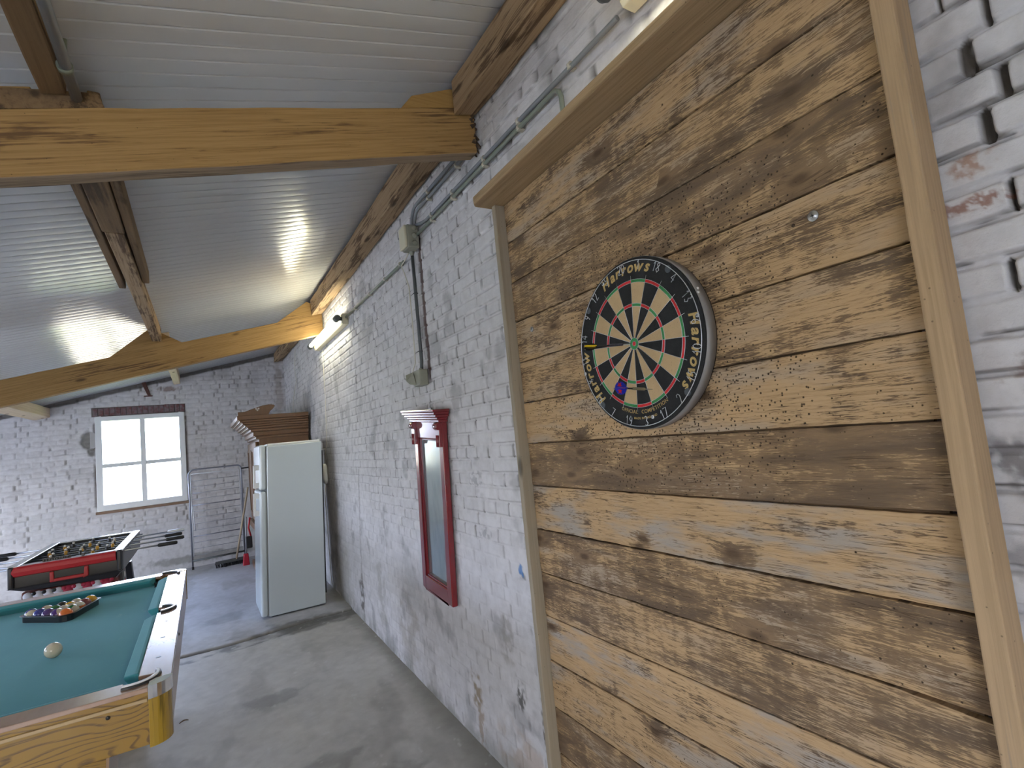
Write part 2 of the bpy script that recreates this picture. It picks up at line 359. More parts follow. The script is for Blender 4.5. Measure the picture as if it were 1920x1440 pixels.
def vcol_mat(name, rough, bump, bscale, spec=0.3):
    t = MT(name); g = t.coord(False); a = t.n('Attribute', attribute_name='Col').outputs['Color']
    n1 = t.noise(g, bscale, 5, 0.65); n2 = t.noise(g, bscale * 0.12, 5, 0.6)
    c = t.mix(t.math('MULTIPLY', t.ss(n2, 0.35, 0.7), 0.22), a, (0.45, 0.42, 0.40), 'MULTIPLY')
    t.set(col=c, rough=rough, spec=spec); t.bump(n1, bump, 0.003)
    return t.m
M['wallpaint'] = vcol_mat('limewashed_brick', 0.72, 0.45, 160.0, 0.25)
M['concrete'] = vcol_mat('worn_concrete', 0.55, 0.25, 90.0, 0.4)

WX = 1.08; YF = 8.15
CZ = lambda x, y: 2.78 + 0.238 * x - 0.006 * y         # underside of the roof
FZ = lambda y: 0.0195 * y                              # floor level

# ------------------------------------------------------------------ wall_right
ys = np.concatenate([np.linspace(-2.0, -0.15, 24)[:-1], np.arange(-0.15, 0.40, 0.003), np.linspace(0.40, 1.62, 60), np.arange(1.64, 3.7, 0.005), np.arange(3.7, YF + 0.02, 0.009)])
zs = np.concatenate([np.arange(-0.06, 1.0, 0.006), np.arange(1.0, 3.08, 0.0030)])
u, z = np.meshgrid(ys, zs, indexing='ij')
edge = 0.98 + 0.30 * (fbm(u, z, 1.1, 4, 5) - 0.5) * 2 + 0.18 * sst(u, 2.4, 4.0)
pl = (1 - sst(z, edge - 0.16, edge + 0.10)) * 0.86
pl = np.maximum(pl, sst(u, 4.25, 4.5) * (0.55 + 0.3 * (fbm(u, z, 1.5, 3, 9) - 0.3)) * (1 - sst(z, 2.05, 2.35)))
pl = np.where(u < 1.0, pl * 0.35, pl)
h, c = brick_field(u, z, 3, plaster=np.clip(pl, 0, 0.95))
# chase cut beside the vertical conduit, the old crack, holes
ch = sst(u + 0.006 * (fbm(u, z, 30, 2, 77) - 0.5), 2.612, 2.620) * (1 - sst(u, 2.652, 2.660)) * sst(z, 1.80, 1.84) * (1 - sst(z, 2.62, 2.66))
h -= 0.004 * ch; c = paintc(c, ch * 0.9 * sst(fbm(u, z, 9, 3, 78), 0.30, 0.42), (0.10, 0.052, 0.040))
cl = 4.10 + 0.36 * (1 - sst(z, 0.2, 2.7)) + 0.03 * (fbm(z, z * 0 + 1, 2.5, 3, 80) - 0.5)
ck = (1 - sst(np.abs(u - cl), 0.004, 0.016)) * sst(fbm(u * 0, z, 3.5, 3, 81), 0.36, 0.56)
h -= 0.012 * ck; c = paintc(c, ck * 0.85, (0.09, 0.075, 0.06))
for (cu, cz, ru, rz, rgb, k, sd) in [
    (2.40, 0.30, 0.045, 0.075, (0.30, 0.23, 0.15), 0.9, 1), (2.37, 0.13, 0.03, 0.12, (0.36, 0.27, 0.19), 0.8, 2),
    (2.05, 0.62, 0.05, 0.10, (0.33, 0.30, 0.26), 0.6, 3), (1.97, 0.42, 0.03, 0.05, (0.10, 0.09, 0.08), 0.9, 4),
    (1.80, 0.36, 0.02, 0.09, (0.16, 0.13, 0.10), 0.8, 5), (1.78, 0.18, 0.02, 0.06, (0.20, 0.14, 0.08), 0.8, 6),
    (4.47, 0.30, 0.06, 0.14, (0.13, 0.11, 0.09), 0.85, 7), (3.9, 0.46, 0.10, 0.25, (0.36, 0.34, 0.30), 0.55, 8),
    (3.35, 0.33, 0.20, 0.16, (0.40, 0.36, 0.30), 0.5, 9), (2.0, 0.16, 0.18, 0.12, (0.42, 0.31, 0.22), 0.55, 10),
    (5.0, 0.3, 0.25, 0.25, (0.42, 0.40, 0.34), 0.45, 11), (3.1, 0.75, 0.3, 0.25, (0.50, 0.50, 0.50), 0.4, 12),
    (0.302, 1.858, 0.035, 0.018, (0.36, 0.19, 0.11), 0.75, 13), (0.302, 1.79, 0.05, 0.012, (0.28, 0.12, 0.07), 0.8, 14),
    (0.30, 1.37, 0.06, 0.05, (0.10, 0.085, 0.085), 0.7, 15), (0.31, 1.20, 0.05, 0.04, (0.22, 0.20, 0.20), 0.6, 16),
    (0.27, 1.52, 0.03, 0.02, (0.20, 0.12, 0.09), 0.6, 17), (2.19, 1.30, 0.06, 0.03, (0.30, 0.29, 0.29), 0.6, 18), (2.15, 1.06, 0.06, 0.025, (0.30, 0.29, 0.29), 0.6, 19),
    (1.855, 0.925, 0.022, 0.016, (0.16, 0.15, 0.13), 0.8, 20), (6.2, 2.1, 0.25, 0.25, (0.25, 0.25, 0.28), 0.45, 21), (5.6, 0.25, 0.12, 0.25, (0.20, 0.20, 0.17), 0.5, 22)]:
    c = paintc(c, k * spot(u, z, cu, cz, ru, rz, 200 + sd, 0.85) * sst(fbm(u, z, 1.6 / min(ru, rz), 4, 400 + sd), 0.34, 0.56), rgb)
c = paintc(c, 0.8 * spot(u, z, 1.868, 0.944, 0.016, 0.020, 333, 0.9, 0.2), (0.03, 0.16, 0.42))
for cu, cz in ((2.335, 1.862), (2.262, 1.868)):
    kk = spot(u, z, cu, cz, 0.006, 0.007, 9, 0.1, 0.3); h -= 0.012 * kk; c = paintc(c, kk, (0.05, 0.045, 0.04))
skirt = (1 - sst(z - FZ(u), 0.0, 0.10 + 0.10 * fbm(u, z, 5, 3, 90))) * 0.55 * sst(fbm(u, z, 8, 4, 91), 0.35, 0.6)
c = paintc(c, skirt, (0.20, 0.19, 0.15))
h = h - 0.016 * sst(u, 0.352, 0.372) * (1 - sst(u, 1.655, 1.675)) * (z < 2.36)
h = np.where(u < 1.75, np.minimum(h, 0.004), h)
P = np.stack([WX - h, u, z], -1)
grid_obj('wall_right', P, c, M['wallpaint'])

# ------------------------------------------------------------------ wall_far with the window opening
xs = np.concatenate([np.linspace(XL, -2.3, 20)[:-1], np.arange(-2.3, WX + 0.02, 0.0105)])
zs = np.concatenate([np.arange(-0.02, 3.10, 0.0105)])
u, z = np.meshgrid(xs, zs, indexing='ij')
pl = (1 - sst(z, 0.55, 0.95 + 0.2 * (fbm(u, z, 1.4, 3, 25) - 0.5))) * 0.8
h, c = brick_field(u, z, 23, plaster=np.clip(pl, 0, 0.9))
h *= 0.9; c = c * 0.6 + np.array([0.64, 0.625, 0.625]) * 0.4
hole = spot(u, z, -1.165, 1.90, 0.075, 0.115, 41, 0.35, 0.15); h -= 0.02 * hole; c = paintc(c, hole * 0.95, (0.24, 0.225, 0.20))
rim = spot(u, z, -1.145, 1.75, 0.035, 0.05, 42, 0.5); c = paintc(c, rim * 0.8, (0.10, 0.09, 0.08))
gap = (1 - sst(np.maximum(np.maximum(FWIN[0] - u, u - FWIN[1]), np.maximum(FWIN[2] - z, z - FWIN[3])), 0.008, 0.03)); c = paintc(c, gap * 0.8 * sst(fbm(u, z, 7, 3, 43), 0.32, 0.5), (0.10, 0.075, 0.06))
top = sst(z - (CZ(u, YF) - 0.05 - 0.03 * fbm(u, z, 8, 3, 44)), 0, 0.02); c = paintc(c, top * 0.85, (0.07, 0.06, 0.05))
for (cu, cz, ru, rz, rgb, k, sd) in [(1.0, 2.5, 0.05, 0.4, (0.28, 0.2, 0.14), 0.4, 1), (-0.33, 2.50, 0.10, 0.03, (0.2, 0.12, 0.09), 0.7, 2), (0.0, 0.28, 0.7, 0.05, (0.26, 0.25, 0.22), 0.7, 3), (-1.6, 0.9, 0.3, 0.2, (0.5, 0.5, 0.5), 0.4, 4)]:
    c = paintc(c, k * spot(u, z, cu, cz, ru, rz, 300 + sd, 0.7), rgb)
cx = (u[:-1, :-1] + u[1:, 1:]) / 2; cz_ = (z[:-1, :-1] + z[1:, 1:]) / 2
keep = ~((cx > FWIN[0]) & (cx < FWIN[1]) & (cz_ > FWIN[2]) & (cz_ < FWIN[3]))
P = np.stack([u, YF - h, z], -1)
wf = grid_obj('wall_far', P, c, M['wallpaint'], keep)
b = MB()
x0, x1, z0, z1 = FWIN
for (a0, a1, b0, b1) in ((x0 - 0.05, x0, z0 - .05, z1 + .05), (x1, x1 + 0.05, z0 - .05, z1 + .05), (x0, x1, z0 - 0.05, z0), (x0, x1, z1, z1 + 0.05)):
    b.box(a0, a1, YF + 0.012, YF + 0.32, b0, b1)
M['render_grey'] = plain('grey_mortar', (0.42, 0.40, 0.38), 0.85, 0, 0.15, 14, 0.3)
b.build('reveal', M['render_grey'], wf, kind='structure')
# soldier course of red bricks over the window
t = MT('red_brick'); g = t.coord(False); br = t.n('TexNoise', {'Vector': t.map(g, (22, 3, 3)), 'Scale': 1.0, 'Detail': 2}).outputs[0]
t.set(col=t.mix(t.ss(t.noise(g, 26, 5), 0.3, 0.75), t.mix(br, (0.10, 0.030, 0.030), (0.20, 0.075, 0.065)), (0.20, 0.17, 0.18)), rough=0.85); t.bump(t.noise(g, 60, 4), 0.5, 0.004); M['redbrick'] = t.m
b = MB(); n = 17; L0, L1 = -1.125, -0.160
for i in range(n):
    xa = L0 + (L1 - L0) * i / n; zz = 2.190 + 0.006 * i / n
    b.box(xa + 0.004, xa + (L1 - L0) / n - 0.004, YF - 0.008 + rnd.uniform(-.003, .003), YF + 0.05, zz, zz + 0.098 + rnd.uniform(-.006, .006))
b.build('lintel', M['redbrick'], wf, 0.004, kind='structure')
M['joint'] = plain('dark_mortar', (0.12, 0.10, 0.09), 0.9)
MB().box(L0 - .01, L1 + .005, YF - 0.003, YF + 0.04, 2.183, 2.295).build('joint', M['joint'], wf, kind='structure')

# ------------------------------------------------------------------ window_1
w = MB(); fy0, fy1 = YF - 0.02, YF + 0.06
fw = 0.062; fb = 0.085
w.box(x0 + .004, x0 + fw, fy0, fy1, z0 + .01, z1 - .004); w.box(x1 - fw, x1 - .004, fy0, fy1, z0 + .01, z1 - .004)
w.box(x0 + fw, x1 - fw, fy0, fy1, z0 + .01, z0 + fb); w.box(x0 + fw, x1 - fw, fy0, fy1, z1 - fw, z1 - .004)
win = w.build('window_1', M['paint_white'], None, 0.006); tag(win, 'white four pane window in the far brick wall under a red brick lintel', 'window', kind='structure')
cxm = x0 + (x1 - x0) * 0.51; czm = z0 + (z1 - z0) * 0.475
MB().box(cxm - .027, cxm + .027, fy0 + .012, fy1 - .01, z0 + fb, z1 - fw).build('mullion', M['paint_white'], win, 0.004)
MB().box(x0 + fw, cxm - .027, fy0 + .016, fy1 - .01, czm - .024, czm + .024).box(cxm + .027, x1 - fw, fy0 + .016, fy1 - .01, czm - .024, czm + .024).build('glazing_bar', M['paint_white'], win, 0.004)
t = MT('window_glass'); tr = t.n('BsdfTransparent', {0: (0.96, 0.98, 0.97, 1)}); gl = t.n('BsdfGlossy', {0: (1, 1, 1, 1), 1: 0.02})
mx = t.n('MixShader', {0: 0.06, 1: tr.outputs[0], 2: gl.outputs[0]}); t.t.links.new(mx.outputs[0], t.out.inputs[0]); M['glass'] = t.m
for (a0, a1) in ((x0 + fw, cxm - .027), (cxm + .027, x1 - fw)):
    for (b0, b1) in ((z0 + fb, czm - .024), (czm + .024, z1 - fw)):
        MB().box(a0 - .004, a1 + .004, YF + .028, YF + .032, b0 - .004, b1 + .004).build('pane', M['glass'], win)
M['sillwood'] = plain('brown_sill_wood', (0.22, 0.14, 0.09), 0.7, 0, 0.25, 20)
MB().box(x0 - .01, x1 + .01, YF - .028, YF + .04, z0 - .022, z0 + .010).build('sill', M['sillwood'], win, 0.003, 'brown wooden sill')

# ------------------------------------------------------------------ wall_left, wall_back (mostly out of frame)
def wall_with_holes(name, plane, a0, a1, z0, z1f, holes, mat):
    b = MB(); cuts = sorted(set([a0, a1] + [q for hh in holes for q in hh[:2]]))
    for p, q in zip(cuts[:-1], cuts[1:]):
        hs = [hh for hh in holes if hh[0] <= p and hh[1] >= q]; lo = z0
        for hh in hs: 
            b.hexa([plane(p, lo, 0), plane(q, lo, 0), plane(q, lo, 1), plane(p, lo, 1), plane(p, hh[2], 0), plane(q, hh[2], 0), plane(q, hh[2], 1), plane(p, hh[2], 1)]); lo = hh[3]
        b.hexa([plane(p, lo, 0), plane(q, lo, 0), plane(q, lo, 1), plane(p, lo, 1), plane(p, z1f(p), 0), plane(q, z1f(q), 0), plane(q, z1f(q), 1), plane(p, z1f(p), 1)])
    o = b.build(name, mat); return tag(o, kind='structure')
M['wall_plain'] = plain('limewash_plain', (0.60, 0.59, 0.58), 0.8, 0, 0.08, 6, 0.3)
wall_with_holes('wall_left', lambda a, zz, k: (XL - 0.24 * k, a, zz), -2.0, YF, -0.06, lambda a: CZ(XL, a) + 0.02, LEFT_WIN, M['wall_plain'])
wall_with_holes('wall_back', lambda a, zz, k: (a, -2.0 - 0.2 * k, zz), XL - .24, WX + 0.02, -0.10, lambda a: CZ(a, -2.0) + 0.02, [ADDED_DOOR], M['wall_plain'])
w = MB(); f = 0.07; a, bb, cc, dd = ADDED_DOOR
for q in (a, (a + bb) / 2 - f / 2, bb - f): w.box(q, q + f, -2.14, -2.07, cc, dd)
for q in ((a + f, (a + bb) / 2 - f / 2), ((a + bb) / 2 + f / 2, bb - f)): w.box(q[0], q[1], -2.14, -2.07, cc, cc + .2); w.box(q[0], q[1], -2.14, -2.07, dd - f, dd)
o = w.build('added_door_1', M['paint_white'], None); tag(o, kind='structure')  # unseen glazed doors, added so daylight reaches the plank panel
for q in ((a + f, (a + bb) / 2 - f / 2), ((a + bb) / 2 + f / 2, bb - f)): MB().box(q[0], q[1], -2.107, -2.102, cc + .2, dd - f).build('pane', M['glass'], o)
for i, (a, bb, cc, dd) in enumerate(LEFT_WIN):
    w = MB(); f = 0.06; xf0, xf1 = XL - .16, XL - .08
    w.box(xf0, xf1, a, a + f, cc, dd).box(xf0, xf1, bb - f, bb, cc, dd).box(xf0, xf1, a + f, bb - f, cc, cc + f).box(xf0, xf1, a + f, bb - f, dd - f, dd)
    w.box(xf0, xf1, (a + bb) / 2 - .03, (a + bb) / 2 + .03, cc + f, dd - f)
    o = w.build('window_%d' % (i + 2), M['paint_white'], None); tag(o, kind='structure')
    for p, q in ((a + f, (a + bb) / 2 - .03), ((a + bb) / 2 + .03, bb - f)):
        MB().box(XL - .123, XL - .118, p, q, cc + f, dd - f).build('pane', M['glass'], o)

# ------------------------------------------------------------------ floor
xs = np.concatenate([np.linspace(XL - .2, -1.4, 40)[:-1], np.arange(-1.4, WX + 0.03, 0.011)])
ys = np.concatenate([np.linspace(-2.2, 1.6, 30)[:-1], np.arange(1.6, 6.0, 0.011), np.arange(6.0, YF + 0.06, 0.02)])
u, z = np.meshgrid(xs, ys, indexing='ij')
cr = 4.76 + 0.10 * sst(u, 0.2, 0.95) + 0.025 * (fbm(u, u * 0 + 2, 4, 3, 61) - 0.5) * 2
band = (z > cr - 0.10 - 0.10 * fbm(u, z, 3, 3, 62)) & (z < cr)
hgt = FZ(z) + 0.006 * (fbm(u, z, 1.2, 3, 63) - 0.5) + 0.0012 * (fbm(u, z, 25, 3, 64) - 0.5)
crk = 1 - sst(np.abs(z - cr), 0.004, 0.018); hgt = hgt + 0.010 * sst(z, cr - 0.004, cr + 0.012) - 0.012 * crk
g = 0.95 + 0.34 * (fbm(u, z, 2.2, 6, 65) - 0.5) + 0.16 * (fbm(u, z, 28, 3, 165) - 0.5)
c = np.stack([0.52 * g, 0.505 * g, 0.475 * g], -1)
far = sst(z, cr, cr + 0.01); c = c * (1 - far[..., None]) + np.stack([0.50 * g, 0.50 * g, 0.525 * g], -1) * far[..., None]  # cool daylight tint put into the concrete colour beyond the crack
dk = np.where(band, 0.75 * sst(fbm(u, z, 7, 4, 66), 0.36, 0.56), 0); c = paintc(c, dk, (0.10, 0.10, 0.10)); c = paintc(c, crk * 0.85, (0.06, 0.055, 0.05))
wet = spot(u, z, 0.72, 4.78, 0.42, 0.13, 67, 0.9); c = paintc(c, wet * 0.75, (0.11, 0.105, 0.095))
wet2 = spot(u, z, 0.16, 5.45, 0.14, 0.12, 68, 0.9); c = paintc(c, wet2 * 0.4, (0.16, 0.16, 0.17))
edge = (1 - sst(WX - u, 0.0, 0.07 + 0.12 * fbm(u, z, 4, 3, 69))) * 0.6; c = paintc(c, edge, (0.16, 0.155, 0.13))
st = sst(fbm(u * 2.0, z * 0.8, 2.4, 5, 70), 0.56, 0.72) * 0.35; c = paintc(c, st, (0.23, 0.21, 0.18))
for i, (a, bq) in enumerate(((0.62, 2.45), (0.45, 2.75), (0.8, 2.2), (0.3, 3.6))):
    c = paintc(c, 0.45 * spot(u, z, a, bq, 0.16, 0.07, 80 + i, 1.1), (0.17, 0.165, 0.15))
sp = sst(fbm(u, z, 30, 2, 71), 0.80, 0.9); c = paintc(c, sp * 0.5, (0.6, 0.6, 0.58))
grid_obj('floor', np.stack([u, z, hgt], -1), c, M['concrete'])
# a dry leaf on the floor
lf = MB(); lx, ly = -0.142, 3.643; nn = 8; pts = []
for i in range(nn + 1):
    s_ = i / nn; wd = 0.010 * math.sin(math.pi * s_) ** 0.8
    for k in (-1, 0, 1): pts.append((lx - 0.022 + 0.044 * s_, ly + k * wd + 0.01 * s_, FZ(ly) + 0.006 + 0.004 * abs(k) + 0.006 * math.sin(3 * s_)))
lf.add(pts, [(i * 3 + k, (i + 1) * 3 + k, (i + 1) * 3 + k + 1, i * 3 + k + 1) for i in range(nn) for k in (0, 1)], 0, True)
o = lf.build('dry_leaf', plain('brown_leaf', (0.13, 0.08, 0.04), 0.8)); tag(o, 'tiny brown dry leaf lying alone on the concrete floor beside the pool table', 'leaf')

# ------------------------------------------------------------------ ceiling (ribbed sandwich panels)
prof = []; y = -2.2; k = 0; rib = 0.0715
while y < YF + 0.2:
    jn = (k % 14 == 9); d = 0.010 if jn else (0.0044 if k % 2 else 0.0030); wv = 0.005 if jn else 0.009
    prof += [(y, 0.0), (y + wv * .5, d), (y + wv, 0.0)]
    for s_ in (0.25, 0.5, 0.75): prof.append((y + wv + (rib - wv) * s_, -0.0006 * math.sin(math.pi * s_)))
    y += rib; k += 1
b = MB(); xs_ = [XL - .26, -2.4, -1.2, 0.0, WX + .03]
vs = [(x, yy, CZ(x, yy) + dz) for (yy, dz) in prof for x in xs_]; nx = len(xs_)
b.add(vs, [(i * nx + j, i * nx + j + 1, (i + 1) * nx + j + 1, (i + 1) * nx + j) for i in range(len(prof) - 1) for j in range(nx - 1)])
y0c, y1c = prof[0][0], prof[-1][0]
top = [(x, yy, CZ(x, yy) + 0.06) for yy in (y0c, y1c) for x in (xs_[0], xs_[-1])]
b.add(top, [(0, 1, 3, 2)])
t = MT('white_sheet_metal'); g = t.coord(False); nn = t.noise(t.map(g, (0.8, 4, 1)), 2.0, 3)
t.set(col=t.mix(nn, (0.50, 0.495, 0.485), (0.54, 0.535, 0.52)), rough=0.19, spec=0.55)
M['ceiling'] = t.m
o = b.build('ceiling', M['ceiling'], fix=False); tag(o, kind='structure')

# ================================================================== timber frame
def sloped(x0, x1, y0, y1, zlo, zhi, jit=0.0):   # prism following the roof slope; zlo / zhi at x = 0
    sl_ = 0.246
    return [(x0, y0, zlo + sl_ * x0), (x1, y0, zlo + sl_ * x1), (x1, y1, zlo + sl_ * x1), (x0, y1, zlo + sl_ * x0),
            (x0, y0, zhi + sl_ * x0), (x1, y0, zhi + sl_ * x1), (x1, y1, zhi + sl_ * x1), (x0, y1, zhi + sl_ * x0)]
def rough_beam(b, p, nseg, amp, seed):
    """hexa split along its long direction with slightly waney edges"""
    r = random.Random(seed); P = [Vector(q) for q in p]; vs = []; fs = []
    for i in range(nseg + 1):
        s_ = i / nseg
        for (a, c_) in ((0, 1), (3, 2), (7, 6), (4, 5)):
            q = P[a].lerp(P[c_], s_); q += Vector((0, r.uniform(-amp, amp), r.uniform(-amp, amp))); vs.append(q)
    for i in range(nseg):
        for k in range(1, 4): fs.append((i * 4 + k, i * 4 + (k + 1) % 4, (i + 1) * 4 + (k + 1) % 4, (i + 1) * 4 + k))
    fs += [(0, 1, 2, 3), tuple(nseg * 4 + k for k in (3, 2, 1, 0))]
    b.add(vs, fs); b.add(vs, [(i * 4, i * 4 + 1, (i + 1) * 4 + 1, (i + 1) * 4) for i in range(nseg)], 1)
NR = thing('roof_beam', (0.4, 1.88, 2.55), 'thick ochre roof beam nearest the camera, crossing in front of the white ceiling', 'beam', 'ochre roof beams')
b = MB(); rough_beam(b, sloped(-3.6, 1.06, 1.85, 1.915, 2.432, 2.635), 40, 0.002, 1); b.build('beam', [M['rafter'], M['rafter_under']], NR, 0.004)
M['rot'] = plain('rotten_wood', (0.07, 0.045, 0.028), 0.95, 0, 0.7, 70, 0.9)
b = MB(); r = random.Random(5)
for i in range(90):
    yy = r.uniform(1.848, 1.915); zz = 2.70 + r.random() * 0.19; xx = r.uniform(1.035, 1.062)
    b.cyl((xx, yy, zz), (xx + r.uniform(.012, .022), yy + r.uniform(-.008, .008), zz + r.uniform(-.02, .02)), r.uniform(.004, .013), 6, 0, r.uniform(.001, .007))
b.build('rotten_end', M['rot'], NR, label='crumbling dark end where the beam meets the wall')
b = MB(); b.prism([(0.735, 2.817), (1.055, 2.895), (1.03, 2.955), (0.96, 2.957), (0.785, 2.882)], lambda x, zz: (x, 1.853, zz), lambda x, zz: (x, 1.915, zz)); b.build('packing_block', M['block'], NR, 0.004, 'tapered block on the beam near the wall')
b = MB(); b.prism([(-0.62, 2.485), (-0.205, 2.587), (-0.222, 2.632), (-0.42, 2.598), (-0.62, 2.540)], lambda x, zz: (x, 1.856, zz), lambda x, zz: (x, 1.912, zz)); b.build('packing_block', M['purlin_dark'], NR, 0.003, 'dark block under the middle roof timber')
b = MB(); b.hexa(sloped(-1.6, -0.375, 1.862, 1.908, 2.638, 2.708)); b.build('top_board', M['block'], NR, 0.003)
FR = thing('roof_beam', (0.3, 5.24, 2.45), 'ochre roof beam farther back, ending at the fluorescent lamp on the wall', 'beam', 'ochre roof beams')
b = MB(); rough_beam(b, sloped(-3.6, 1.065, 5.20, 5.27, 2.358, 2.560), 40, 0.002, 2); b.build('beam', [M['rafter'], M['rafter']], FR, 0.004)
b = MB(); b.prism([(0.655, 2.721), (1.05, 2.818), (1.04, 2.885), (0.93, 2.935)], lambda x, zz: (x, 5.203, zz), lambda x, zz: (x, 5.265, zz)); b.build('packing_block', M['rafter'], FR, 0.003)
b = MB(); b.prism([(-0.60, 2.412), (-0.10, 2.535), (-0.29, 2.640), (-0.342, 2.640)], lambda x, zz: (x, 5.203, zz), lambda x, zz: (x, 5.265, zz)); b.build('packing_block', M['rafter'], FR, 0.003)

def ybeam(name, label, x0, x1, y0, y1, z0a, z0b, h, mat, nseg=24, tilt=0.0, group='timbers under the roof'):
    """timber running along the room; z0a / z0b underside at y0 / y1 on its right edge"""
    b = MB(); P = []
    for (yy, zz) in ((y0, z0a), (y1, z0b)):
        P.append([(x0, yy, zz - tilt * (x1 - x0)), (x1, yy, zz), (x1, yy, zz + h), (x0, yy, zz + h - tilt * (x1 - x0))])
    vs = []; r = random.Random(hash(label) % 1000 if False else len(label)); n = nseg
    for i in range(n + 1):
        for k in range(4):
            q = Vector(P[0][k]).lerp(Vector(P[1][k]), i / n); q += Vector((r.uniform(-.003, .003), 0, r.uniform(-.002, .002))); vs.append(q)
    fs = [(i * 4 + k, (i + 1) * 4 + k, (i + 1) * 4 + (k + 1) % 4, i * 4 + (k + 1) % 4) for i in range(n) for k in range(4)]
    fs += [(3, 2, 1, 0), tuple(n * 4 + k for k in range(4))]
    b.add(vs, fs); o = b.build(name, mat, None, 0.006); return tag(o, label, 'beam', group)
ybeam('wall_plate', 'stained timber along the top of the brick wall, between camera and the near roof beam', 0.965, 1.070, -2.0, 1.846, 2.862, 2.858, 0.150, M['purlin'], 24, 0.22)
ybeam('wall_plate', 'knotty brown timber along the wall top between the two ochre roof beams', 0.965, 1.070, 1.92, 5.198, 2.858, 2.818, 0.155, M['purlin'], 30, 0.22)
ybeam('wall_plate', 'short reddish brown timber end under the ceiling in the far corner', 0.955, 1.068, 5.275, YF - 0.02, 2.83, 2.845, 0.125, M['purlin'], 20, 0.22)
ybeam('purlin', 'dark brown ceiling timber at top left, in front of the near roof beam', -0.352, -0.290, -2.0, 1.846, 2.605, 2.600, 0.075, M['purlin_dark'], 24, 0.2)
PM = thing('purlin', (-0.29, 3.5, 2.60), 'brown ceiling timber with side cleats between the two ochre roof beams', 'beam', 'timbers under the roof')
b = MB(); b.box(-0.348, -0.262, 1.93, 2.90, 2.590, 2.655); b.build('near_timber', M['purlin_dark'], PM, 0.006)
b = MB(); b.hexa([(-0.340, 2.905, 2.590), (-0.268, 2.905, 2.590), (-0.245, 5.195, 2.540), (-0.312, 5.195, 2.540), (-0.340, 2.905, 2.655), (-0.268, 2.905, 2.655), (-0.245, 5.195, 2.650), (-0.312, 5.195, 2.640)]); b.build('far_timber', M['purlin'], PM, 0.006)
b = MB(); b.box(-0.386, -0.352, 1.93, 3.85, 2.600, 2.650); b.build('cleat', M['purlin_dark'], PM, 0.004)
b = MB(); b.box(-0.258, -0.225, 1.93, 3.72, 2.600, 2.680); b.build('cleat', M['purlin_dark'], PM, 0.004)
ybeam('purlin', 'small pale timber end poking out below the ceiling above the far window', -0.27, -0.195, 5.275, YF - 0.05, 2.545, 2.555, 0.095, M['purlin_pale'], 12, 0.15)
ybeam('purlin', 'pale bleached timber at far left under the ceiling beside the far wall', -1.66, -1.52, 5.275, YF - 0.02, 2.17, 2.210, 0.110, M['purlin_pale'], 12, 0.2)
# iron anchor in the far wall
o = MB().hexa([(-0.560, YF - .02, 2.425), (-0.522, YF - .02, 2.415), (-0.522, YF + .03, 2.415), (-0.560, YF + .03, 2.425), (-0.625, YF - .035, 2.600), (-0.572, YF - .035, 2.592), (-0.572, YF + .03, 2.592), (-0.625, YF + .03, 2.600)]).box(-0.60, -0.505, YF - .018, YF + .02, 2.408, 2.422).build('wall_anchor', plain('rusty_iron', (0.12, 0.055, 0.04), 0.9, 0, 0.4, 60, 0.5), None, 0.006)
tag(o, 'rusty brown wall anchor slanting on the far wall above the window', 'anchor')

# ================================================================== dartboard backboard
PX = 1.045
BP = thing('dartboard_backboard', (1.065, 1.01, 0.2), 'tall panel of weathered horizontal planks with the dartboard hanging on it', 'wood panel')
zsm = [2.372, 2.218, 2.0625, 1.9085, 1.7535, 1.601, 1.450, 1.295, 1.1375, 0.982, 0.830, 0.6735, 0.5125, 0.357, 0.205, 0.05]
WORN = [0.50, 0.62, 0.72, 0.47, 0.46, 0.30, 0.80, 0.30, 0.66, 0.62, 0.26, 0.40, 0.72, 0.55, 0.5]
GREY = [0.6, 0.5, 0.4, 0.4, 0.3, 0.55, 0.5, 1.0, 0.6, 0.3, 1.0, 0.8, 0.6, 0.4, 0.5]
for i in range(len(zsm) - 1):
    zt, zb = zsm[i], zsm[i + 1]; b = MB(); r = random.Random(100 + i); n = 46; ya, yb = 0.345, 1.660; vs = []
    for j in range(n + 1):
        s_ = j / n; yy = ya + (yb - ya) * s_
        gt = 0.0012 + 0.0016 * r.random(); gb = 0.0012 + 0.0016 * r.random()
        if i == 9: gt += 0.010 * max(0, 1 - abs(s_ - 0.02) / 0.13)
        if i == 6: gb += 0.004 * max(0, 1 - s_ / 0.3)
        dx = 0.0008 * r.uniform(-1, 1) + 0.0012 * math.sin(i * 2.1)
        vs += [(PX + dx, yy, zb + gb), (PX + dx, yy, zt - gt), (PX + 0.021, yy, zt - gt), (PX + 0.021, yy, zb + gb)]
    fs = [(j * 4 + k, j * 4 + (k + 1) % 4, (j + 1) * 4 + (k + 1) % 4, (j + 1) * 4 + k) for j in range(n) for k in range(4)] + [(3, 2, 1, 0), tuple(n * 4 + k for k in range(4))]
    b.add(vs, fs); o = b.build('plank', M['plank'], BP, 0.0022)
    o['seed'] = float(i * 1.37 + 0.6); o['worn'] = WORN[i]; o['grey'] = GREY[i]
MB().box(1.062, 1.074, 0.40, 1.62, 0.10, 2.35).build('backing', M['purlin_dark'], BP)
